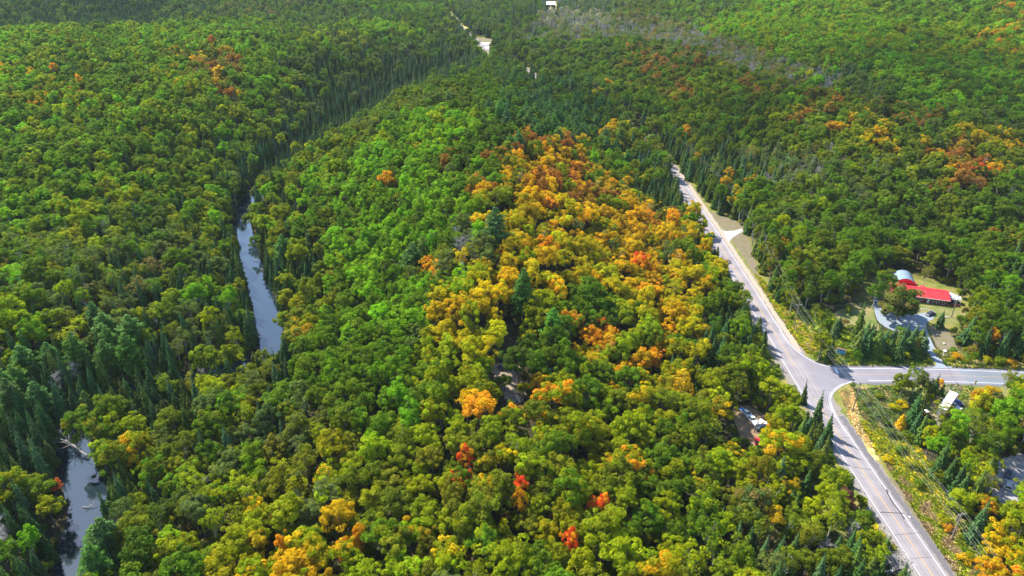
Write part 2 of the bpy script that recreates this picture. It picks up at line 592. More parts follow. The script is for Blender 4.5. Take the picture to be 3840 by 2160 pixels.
near = part_of(ROAD, 640, 2600)
marking(near, 3.35, .17, "edge_line", M_LINE_W)
marking(part_of(ROAD, 640, 1246), -3.35, .19, "edge_line", M_LINE_W)
marking(part_of(ROAD, 1592, 2600), -3.35, .19, "edge_line", M_LINE_W)
marking(part_of(ROAD, 640, 1382), .11, .12, "centre_line", M_LINE_Y)
marking(part_of(ROAD, 640, 1382), -.14, .12, "centre_line", M_LINE_Y)
marking(part_of(ROAD, 1470, 2600), .11, .12, "centre_line", M_LINE_Y)
marking(part_of(ROAD, 1470, 2600), -.14, .12, "centre_line", M_LINE_Y)
sx = proj(SIDE[:, 0], SIDE[:, 1], 0)[0]
marking(SIDE[sx > 3150], .0, .14, "centre_line", M_LINE_Y)
marking(SIDE[sx > 3122], 3.75, .20, "edge_line", M_LINE_W)
marking(SIDE[sx > 3205], -4.0, .20, "edge_line", M_LINE_W)
cv = smooth(line([(2924, 1236), (2933, 1250), (2951.5, 1279), (2968, 1298.7), (2991, 1318), (3015.6, 1337), (3046.7, 1355.6), (3078, 1369), (3109, 1376), (3130, 1379)]), 1.2, 2)
marking(cv, 0, .22, "edge_line", M_LINE_W, .056)
cv2 = smooth(line([(3208, 1430.5), (3189.5, 1432), (3154, 1445.6), (3125, 1467), (3112, 1494), (3117, 1519), (3129.5, 1550), (3151, 1590), (3172, 1620)]), 1.2, 2)
marking(cv2, 0, .24, "edge_line", M_LINE_W, .056)
marking(cv2[4:-6], -.55, .10, "edge_line", M_LINE_W, .056)
sheet([(3125, 1377), (3134, 1377), (3147, 1401.5), (3138, 1401.5)], .058, "stop_line", M_LINE_W, passes=0)


def crack(pts, w, k=1.0):
    return marking(smooth(line(pts, k), .8, 2), 0, w, "crack_seal", M_TAR, .062)


crack([(3300, 1922), (3322, 1921), (3350, 1924), (3378, 1924), (3392, 1926)], .30)
crack([(3324, 1836), (3335, 1864), (3350, 1893), (3374, 1916), (3384, 1938), (3394, 1948)], .38)
crack([(3384, 1936), (3388, 1952), (3398, 1968), (3411, 1980)], .16)
crack([(3201, 1753), (3226, 1755), (3248, 1759), (3270, 1762)], .20)
crack([(3303, 1818), (3318, 1835), (3330, 1858)], .14)
crack([(3151, 1641.5), (3170, 1642), (3192, 1641)], .14)
crack([(3146, 1676), (3166, 1669), (3176, 1666.5), (3189, 1666.5)], .10)
crack([(3352, 2007), (3400, 2003), (3448, 1998)], .12)
crack([(3408, 2097), (3450, 2092), (3500, 2089)], .08)
crack([(3147, 1402), (3160, 1420), (3172, 1433)], .10)
crack([(3030, 1463), (3090, 1464), (3130, 1464)], .07)
crack([(3555, 1377), (3566, 1404), (3584, 1432)], .10)

def draped(pts, name, m, cell=.9, lift=.07):
    """A patch of bare ground laid over sloping terrain."""
    p = np.array(pts, float) * K
    x, y, _z = ground_at(p[:, 0], p[:, 1])
    q = smooth(np.vstack([np.c_[x, y], [[x[0], y[0]]]]), 1.0, 2)[:-1]
    xs, ys = np.arange(q[:, 0].min(), q[:, 0].max() + cell, cell), np.arange(q[:, 1].min(), q[:, 1].max() + cell, cell)
    X, Y = np.meshgrid(xs, ys)
    ok_ = inside(q, X, Y)
    ids = np.full(X.shape, -1); ids[ok_] = np.arange(ok_.sum())
    f = np.stack([ids[:-1, :-1], ids[:-1, 1:], ids[1:, 1:], ids[1:, :-1]], -1).reshape(-1, 4)
    f = f[(f >= 0).all(1)]
    gx_, gy_ = X[ok_], Y[ok_]
    me = mesh_np(name, np.c_[gx_, gy_, terrain(gx_, gy_) + lift], f, [m], smooth_shade=True)
    return tag(link(name, me), kind='structure')


draped([(1225, 915), (1300, 905), (1335, 950), (1325, 1015), (1280, 1025), (1255, 985)], "dirt_clearing", mat("trodden_dirt", (.27, .205, .15), .95, noise=.25, scale=.5, detail=8))
draped([(1835, 1015), (1895, 1018), (1940, 1055), (1930, 1095), (1905, 1135), (1870, 1115), (1840, 1065)], "dirt_clearing", mat("brown_dirt", (.22, .145, .085), .95, noise=.25, scale=.5, detail=8))
# the open ground beside the roads
sheet([(3490, 1381), (3508, 1374), (3512, 1362), (3484, 1330), (3464, 1290), (3450, 1255), (3446, 1240), (3400, 1246), (3350, 1243), (3300, 1215), (3284, 1190),
       (3276, 1150), (3272, 1120), (3290, 1118), (3302, 1150), (3330, 1166), (3400, 1174), (3437, 1179), (3478, 1170), (3503, 1180), (3506, 1194), (3474, 1208), (3474, 1232),
       (3490, 1275), (3508, 1312), (3530, 1340), (3560, 1366), (3585, 1381)], .046, "driveway", M_DRIVE, passes=2)
sheet([(3190, 1152), (3268, 1120), (3280, 1196), (3300, 1225), (3290, 1260), (3200, 1270), (3120, 1240), (3120, 1170)], .030, "lawn", M_LAWN, rough_edge=.3)
sheet([(3420, 1140), (3580, 1155), (3640, 1180), (3600, 1215), (3520, 1215), (3506, 1176), (3440, 1174), (3420, 1165)], .031, "front_lawn", M_LAWN, rough_edge=.3)
sheet([(3478, 1225), (3530, 1220), (3570, 1250), (3600, 1330), (3640, 1372), (3570, 1362), (3520, 1310), (3492, 1262)], .032, "bare_yard", M_DIRTP, rough_edge=.4)
# gravel lane off the main road and the dusty clearing round it
sheet([(2708, 862), (2722, 868), (2758, 864), (2787, 855), (2794, 862), (2762, 882), (2745, 892), (2734, 910), (2728, 905)], .050, "gravel_lane", mat("pale_gravel", (.34, .32, .31), .95, noise=.2, scale=1.5), rough_edge=.2)
sheet([(2645, 790), (2690, 800), (2740, 822), (2790, 845), (2800, 880), (2815, 920), (2830, 960), (2840, 1010), (2855, 1060), (2840, 1050), (2800, 980), (2760, 925), (2725, 870), (2690, 830)], .0155, "dusty_verge", M_DIRTP, rough_edge=.4)
# straw coloured strip and ditch side by the corner pole
sheet([(3170, 1490), (3195, 1468), (3255, 1463), (3262, 1490), (3232, 1520), (3212, 1550), (3225, 1600), (3275, 1680), (3300, 1740), (3270, 1720), (3225, 1640), (3180, 1550)], .024, "straw_verge", M_STRAW, rough_edge=.5)
sheet([(3325, 1790), (3375, 1800), (3440, 1860), (3500, 1950), (3560, 2040), (3640, 2160), (3600, 2180), (3520, 2090), (3440, 1960), (3370, 1850)], .024, "brown_verge", M_DIRTP, rough_edge=.5)
sheet([(3518, 1434), (3600, 1440), (3612, 1452), (3600, 1490), (3625, 1540), (3600, 1600), (3540, 1600), (3420, 1580), (3380, 1570), (3420, 1520), (3510, 1480)], .026, "gravel_lot", mat("lot_gravel", (.20, .18, .165), .95, color2=(.10, .11, .05), scale=.3, detail=7), rough_edge=.5)
sheet([(3700, 1740), (3840, 1690), (3990, 1700), (3990, 1960), (3840, 1960), (3760, 1940), (3700, 1880)], .026, "gravel_lot", mat("grey_lot", (.27, .26, .27), .95, noise=.3, scale=.5), rough_edge=.5)
# far fields, far driveways
sheet([(1915, -6), (1990, -6), (2060, 0), (2125, 8), (2130, 60), (2095, 66), (2060, 60), (1990, 34), (1930, 30)], .03, "far_field", M_FIELD, rough_edge=0)
sheet([(1625, -4), (1650, -4), (1668, 20), (1700, 50), (1716, 80), (1760, 105), (1752, 118), (1720, 100), (1690, 70), (1660, 40), (1632, 22)], .03, "far_verge", M_FIELD)
sheet([(1788, 145), (1812, 143), (1845, 147), (1850, 154), (1806, 157)], .03, "far_yard", M_DIRTP)
sheet([(1802, 161), (1842, 157), (1850, 164), (1838, 168), (1812, 169)], .05, "far_driveway", mat("pale_concrete", (.5, .46, .42), .9))
sheet([(1816, 176), (1838, 173), (1852, 176), (1838, 181), (1826, 184)], .05, "far_driveway", bpy.data.materials["pale_concrete"])
sheet([(2015, 292), (2040, 280), (2046, 284), (2022, 296)], .05, "far_driveway", bpy.data.materials["pale_concrete"])
sheet([(1965, 250), (2000, 262), (2060, 290), (2140, 318), (2230, 350), (2300, 400), (2370, 440), (2480, 505), (2560, 600), (2590, 660), (2560, 640), (2470, 540), (2380, 470), (2270, 405), (2190, 365), (2100, 330), (2030, 300), (1990, 275)], .0155, "dusty_verge", M_DIRTP, rough_edge=.5)
sheet([(1395, 14), (1425, 8), (1432, 26), (1408, 32)], .03, "far_yard", M_FIELD)

# ------------------------------------------------------------------ tree shapes
def unit(v):
    return v / np.maximum(np.linalg.norm(v, axis=-1, keepdims=True), 1e-9)


def quad_cloud(c, n, s, r, asp=1.0):
    """One leaf clump (an irregular four-sided face) at every point c, facing n, of half-size s."""
    t = unit(np.cross(n, r.normal(size=n.shape)))
    b = np.cross(n, t)
    k = len(c)
    out = np.empty((k, 4, 3))
    for i, (u, w) in enumerate(((-1, -.35), (.25, -1), (1, .3), (-.3, 1))):
        ju, jw = r.uniform(.65, 1.15, (k, 1)), r.uniform(.65, 1.15, (k, 1))
        out[:, i] = c + t * (u * asp * s[:, None] * ju) + b * (w * s[:, None] * jw) + n * (r.uniform(-.25, .25, (k, 1)) * s[:, None])
    return out.reshape(-1, 3), np.arange(k * 4).reshape(-1, 4)


def sphere_dirs(n, r, zmin=-1.0):
    z = r.uniform(zmin, 1, n)
    a = r.uniform(0, 2 * math.pi, n)
    q = np.sqrt(1 - z * z)
    return np.stack([q * np.cos(a), q * np.sin(a), z], 1)


def crown_mesh(name, seed, cz, rx, rz, lumps, lr, faces, fs, inner=.72, zmin=-.4, mat_=None, up=.35, thin=1.0, flat=1.0):
    r = np.random.RandomState(seed)
    # lump centres spread over the crown
    d = []
    tries = 0
    while len(d) < lumps and tries < 6000:
        tries += 1
        q = sphere_dirs(1, r, zmin)[0]
        if all(np.dot(q, p) < math.cos(1.2 * lr[0] / rx * thin) for p in d) or tries > 1500:
            d.append(q)
    d = np.array(d)
    sub = [(np.zeros(3), .80)] + [(np.array([math.cos(a_) * rx * q_, math.sin(a_) * rx * q_, rz * w_]), k_) for a_, q_, w_, k_ in zip(r.uniform(0, 6.28, 4), r.uniform(.3, .6, 4), r.uniform(-.35, .38, 4), r.uniform(.42, .62, 4))]
    rad = r.uniform(inner - .24, inner + .20, len(d))
    sq = r.uniform(.85, 1.18, 2)
    lc = d * rad[:, None] * np.array([rx * sq[0], rx * sq[1], rz])
    pick_ = r.choice(len(sub), len(d), p=np.array([.4] + [.15] * 4))
    lc = lc * np.array([sub[k_][1] for k_ in pick_])[:, None] * 1.12 + np.array([sub[k_][0] for k_ in pick_]) + np.array([0, 0, cz])
    lc[:, 2] += r.uniform(-.3, .3, len(d))
    V, Q, LV = [], [], []
    off = 0
    for i in range(len(d)):
        R = r.uniform(*lr)
        m = int(faces * r.uniform(.8, 1.2))
        o = sphere_dirs(m * 2, r)
        keep = (o @ unit(d[i] * np.array([1, 1, .6]) + np.array([0, 0, .7]))) > -.35
        o = o[keep][:m]
        c = lc[i] + o * (R * r.uniform(.72, 1.08, (len(o), 1))) * np.array([1, 1, .8 * flat])
        n = unit(o + .40 * r.normal(size=o.shape) + np.array([0, 0, up]))
        s = r.uniform(fs[0], fs[1], len(o))
        v, q = quad_cloud(c, n, s, r)
        V.append(v); Q.append(q + off); off += len(v)
        cl = r.uniform()
        lv = np.stack([.45 * r.uniform(0, 1, len(o)) + .55 * r.uniform(), np.clip(cl + r.normal(0, .08, len(o)), 0, 1), (c[:, 2] - cz) / rz], 1)
        LV.append(np.repeat(lv, 4, 0))
    return mesh_np(name, np.concatenate(V), np.concatenate(Q), [mat_ or M_LEAF], leafvar=np.concatenate(LV)), lc


def trunk_mesh(name, seed, h, r0, tips, m, fork=.35, lean=.4, sides=6, twigs=0):
    r = np.random.RandomState(seed + 99)
    b = MB()
    top = Vector((r.uniform(-lean, lean), r.uniform(-lean, lean), h))
    spine = [Vector((0, 0, -.5)), Vector((0, 0, h * .25)) + Vector((r.uniform(-.15, .15), r.uniform(-.15, .15), 0)), top * .6, top]
    b.tube(spine, [r0 * 1.25, r0, r0 * .65, r0 * .2], sides)
    for t in tips:
        t = Vector(t)
        f = r.uniform(fork, min(.8, max(fork + .05, (t.z - .8) / h)))
        s = top * f
        mid = s.lerp(t, .55) + Vector((0, 0, -.15 * (t - s).length * r.uniform(-.2, .8)))
        b.tube([s, mid, t], [r0 * .42 * (1.1 - f * .6), r0 * .25, r0 * .06], 4, False)
        for _ in range(twigs):
            q = mid.lerp(t, r.uniform(.2, 1))
            e = q + Vector((r.normal(), r.normal(), abs(r.normal()) + .3)).normalized() * r.uniform(.8, 2.0)
            b.tube([q, e], [r0 * .09, r0 * .03], 3, False)
    return b.mesh(name, m)


def spruce_mesh(name, seed, h, R, layers=19, per=11, fill=.94, droop=.35, taper=.95, z0=.06):
    r = np.random.RandomState(seed)
    V, T, LV = [], [], []
    off = 0
    for i in range(layers):
        t = (i + r.uniform(-.2, .2)) / layers
        t = min(max(t, 0), .985)
        z = h * (z0 + (1 - z0) * t)
        rad = R * (1 - t) ** taper * r.uniform(.85, 1.1) + .12
        n = max(4, int(per * (.45 + .55 * (1 - t))))
        a0 = r.uniform(0, 6.28)
        for j in range(n):
            if r.uniform() > fill:
                continue
            a = a0 + 2 * math.pi * (j + r.uniform(-.3, .3)) / n
            L = rad * r.uniform(.75, 1.15)
            w = max(.22, 1.15 * L * math.pi / n)
            dr = droop * L * r.uniform(.6, 1.4)
            dx, dy = math.cos(a), math.sin(a)
            base = np.array([0, 0, z + .25 * L])
            mid = np.array([dx * L * .55, dy * L * .55, z + .05 * L])
            tip = np.array([dx * L, dy * L, z - dr])
            sd = np.array([-dy, dx, 0.0])
            lo = np.array([0, 0, -.22 * L - .1])
            ml, mr_ = mid + sd * w * .62 + lo * .8, mid - sd * w * .62 + lo * .8
            tl, tr = tip + sd * w * .30 + lo * .3 - np.array([dx, dy, 0]) * L * .18, tip - sd * w * .30 + lo * .3 - np.array([dx, dy, 0]) * L * .18
            vs = np.array([base, mid, tip, ml, mr_, tl, tr])
            V.append(vs)
            T.append(np.array([[0, 3, 1], [0, 1, 4], [1, 3, 5], [1, 5, 2], [1, 2, 6], [1, 6, 4]]) + off)
            off += 7
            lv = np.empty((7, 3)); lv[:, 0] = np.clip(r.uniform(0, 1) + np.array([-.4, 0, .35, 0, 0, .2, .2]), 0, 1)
            lv[:, 1] = r.uniform(); lv[:, 2] = t
            LV.append(lv)
    # the leader
    V.append(np.array([[.12, 0, h * .93], [-.07, .1, h * .93], [-.07, -.1, h * .93], [0, 0, h * 1.03]]))
    T.append(np.array([[0, 1, 3], [1, 2, 3], [2, 0, 3]]) + off)
    LV.append(np.full((4, 3), .5))
    return mesh_np(name, np.concatenate(V), None, [M_NEEDLE], tris=np.concatenate(T), leafvar=np.concatenate(LV))


def cedar_mesh(name, seed, h, R):
    r = np.random.RandomState(seed)
    n = 1500
    t = 1 - np.sqrt(r.uniform(0, 1, n))
    a = r.uniform(0, 2 * math.pi, n)
    wob = 1 + .22 * np.sin(a * 3 + seed + t * 9) + .12 * np.sin(a * 7 + t * 23)
    rad = R * (1 - t) ** .72 * wob * r.uniform(.8, 1.06, n)
    c = np.stack([rad * np.cos(a), rad * np.sin(a), h * (.06 + .94 * t)], 1)
    nm = unit(np.stack([np.cos(a), np.sin(a), np.full(n, .55)], 1) + .5 * r.normal(size=(n, 3)))
    v, q = quad_cloud(c, nm, r.uniform(.16, .36, n), r)
    cl = np.floor((np.sin(a * 3 + t * 9) + 1) * 3) / 6
    lv = np.stack([r.uniform(0, 1, n), cl, t], 1)
    return mesh_np(name, v, q, [M_NEEDLE], leafvar=np.repeat(lv, 4, 0))


def pine_mesh(name, seed, h):
    """An eastern white pine: long irregular plates of needles on level boughs."""
    r = np.random.RandomState(seed)
    V, Q, LV, tips = [], [], [], []
    off = 0
    nl = 11
    for i in range(nl):
        t = i / (nl - 1)
        z = h * (.26 + .72 * t)
        n = 6 if t < .8 else 4
        a0 = r.uniform(0, 6.28)
        for j in range(n):
            a = a0 + 2 * math.pi * (j + r.uniform(-.35, .35)) / n
            L = h * .22 * (1 - t) ** .6 * r.uniform(.6, 1.2) + .5
            for f in ((.5, .75, 1.0) if L > 1.6 else (.8,)):
                c0 = np.array([math.cos(a) * L * f, math.sin(a) * L * f, z + .10 * L * f + r.uniform(-.2, .2)])
                m = 34
                o = sphere_dirs(m, r)
                sz = np.array([.26 * L + .55, .26 * L + .55, .42])
                c = c0 + o * sz * r.uniform(.4, 1, (m, 1))
                nn = unit(o * .5 + np.array([0, 0, .9]) + .5 * r.normal(size=o.shape))
                v, q = quad_cloud(c, nn, r.uniform(.16, .34, m), r, 1.4)
                V.append(v); Q.append(q + off); off += len(v)
                lv = np.stack([r.uniform(0, 1, m), np.full(m, r.uniform()), np.full(m, t)], 1)
                LV.append(np.repeat(lv, 4, 0))
            tips.append((math.cos(a) * L, math.sin(a) * L, z + .1 * L))
    return mesh_np(name, np.concatenate(V), np.concatenate(Q), [M_NEEDLE], leafvar=np.concatenate(LV)), tips


def bare_mesh(name, seed, h, R, conifer=False):
    """The branches of a dead or leafless tree."""
    r = np.random.RandomState(seed)
    b = MB()
    n = 34
    for i in range(n):
        t = .25 + .72 * (i / n)
        a = r.uniform(0, 6.28)
        L = (R * (1.05 - t) if conifer else R * r.uniform(.5, 1.0)) + .3
        up = -.15 if conifer else r.uniform(.4, 1.1)
        s = Vector((0, 0, h * t))
        e = s + Vector((math.cos(a) * L, math.sin(a) * L, L * up))
        if e.z > h * 1.05:
            e.z = h * 1.05
        m = s.lerp(e, .5) + Vector((0, 0, -.08 * L))
        b.tube([s, m, e], [.085, .06, .02], 3, False)
        for _ in range(11 if not conifer else 6):
            q = s.lerp(e, r.uniform(.3, 1))
            w = q + Vector((r.normal(), r.normal(), r.normal() * .6 + (.4 if not conifer else -.2))).normalized() * r.uniform(.5, 1.5)
            b.tube([q, w], [.05, .018], 3, False)
    return b.mesh(name, M_BARK_D)


KINDS = {}


def kind(name, variants, h, r):
    KINDS[name] = dict(var=variants, h=h, r=r)


def leafy(name, n, seed, h, cz, rx, rz, lumps, lr, faces, fs, bark, r0, **kw):
    tw = kw.pop('twigs', 0)
    out = []
    for i in range(n):
        q = np.random.RandomState(seed + i)
        c, tips = crown_mesh(name + "_crown", seed + i, cz, rx * q.uniform(.93, 1.07), rz * q.uniform(.93, 1.07), lumps, lr, faces, fs, **kw)
        pick = tips[q.permutation(len(tips))[:9]]
        out.append((c, trunk_mesh(name + "_trunk", seed + i, cz + rz * .35, r0, pick, bark, twigs=tw)))
    kind(name, out, h, rx)


leafy("maple_tree", 9, 100, 17.0, 10.4, 4.5, 6.0, 52, (.55, 1.30), 76, (.16, .34), M_BARK, .30, inner=.76)
leafy("aspen_tree", 7, 200, 18.0, 11.2, 3.5, 6.6, 58, (.55, 1.10), 58, (.15, .29), mat("pale_bark", (.34, .33, .28), .85, noise=.3, scale=3), .22, inner=.78, zmin=-.55, up=.2)
leafy("birch_tree", 6, 300, 16.0, 10.2, 3.5, 5.6, 44, (.6, 1.05), 30, (.14, .28), M_BARK_W, .16, inner=.74, zmin=-.6, twigs=3)
kind("spruce_tree", [(spruce_mesh("spruce_crown", 400 + i, 15.0, 2.4 + .3 * (i % 3), 18 + i % 4, 10 + i % 3), trunk_mesh("spruce_trunk", 400 + i, 14.2, .17, [], M_BARK, lean=.05)) for i in range(5)], 15.0, 2.5)
kind("cedar_tree", [(cedar_mesh("cedar_crown", 500 + i, 11.5, 1.9 + .25 * (i % 2)), trunk_mesh("cedar_trunk", 500 + i, 10.5, .16, [], M_BARK, lean=.1)) for i in range(4)], 11.5, 2.0)
_p = []
for i in range(4):
    c, tips = pine_mesh("pine_crown", 600 + i, 20.0)
    _p.append((c, trunk_mesh("pine_trunk", 600 + i, 19.0, .26, tips[::2], M_BARK, fork=.25, lean=.2)))
kind("pine_tree", _p, 20.0, 4.2)
kind("bare_tree", [(bare_mesh("bare_branches", 700 + i, 12.0, 2.6, i % 2 == 1), trunk_mesh("bare_trunk", 700 + i, 12.0, .16, [], M_BARK_D, lean=.3)) for i in range(4)], 12.0, 2.4)
leafy("leafy_shrub", 4, 800, 3.0, 1.5, 1.5, 1.5, 10, (.5, .85), 60, (.10, .22), M_BARK, .05, inner=.7, zmin=-.2)

PAL = {'dg': ((0.078, 0.13, 0.008), 'dark green'), 'g': ((0.128, 0.212, 0.008), 'mid green'), 'lg': ((0.2, 0.36, 0.01), 'lime green'),
       'yg': ((0.285, 0.318, 0.004), 'yellow green'), 'ol': ((0.185, 0.215, 0.009), 'olive'), 'go': ((0.6, 0.385, 0.006), 'golden'),
       'yl': ((0.603, 0.441, 0.0080), 'yellow'), 'or': ((0.66, 0.3, 0.012), 'orange'), 'rb': ((0.360, 0.157, 0.0250), 'rust brown'),
       'rd': ((0.68, 0.095, 0.022), 'red'), 'gg': ((0.135, 0.18, 0.04), 'grey green'), 'br': ((0.22, 0.175, 0.045), 'brown'), 'pu': ((0.174, 0.064, 0.0450), 'purple brown'),
       'sp': ((0.04, 0.09, 0.018), 'dark green'), 'sb': ((0.058, 0.115, 0.036), 'blue green'), 'so': ((0.085, 0.13, 0.016), 'olive green'),
       'pn': ((0.064, 0.145, 0.0280), 'blue green'), 'pg': ((0.070, 0.174, 0.0180), 'fresh green'), 'gy': ((0.45, 0.385, 0.005), 'yellow gold'),
       'gr': ((0.278, 0.255, 0.2000), 'grey')}
CON = {'S': (('sp', .55), ('sb', .25), ('so', .2)), 'C': (('so', .7), ('sp', .3)), 'P': (('pn', .45), ('pg', .55)), 'D': (('gr', 1.0),)}
KIND_OF = {'M': 'maple_tree', 'A': 'aspen_tree', 'B': 'birch_tree', 'S': 'spruce_tree', 'C': 'cedar_tree', 'P': 'pine_tree', 'D': 'bare_tree'}

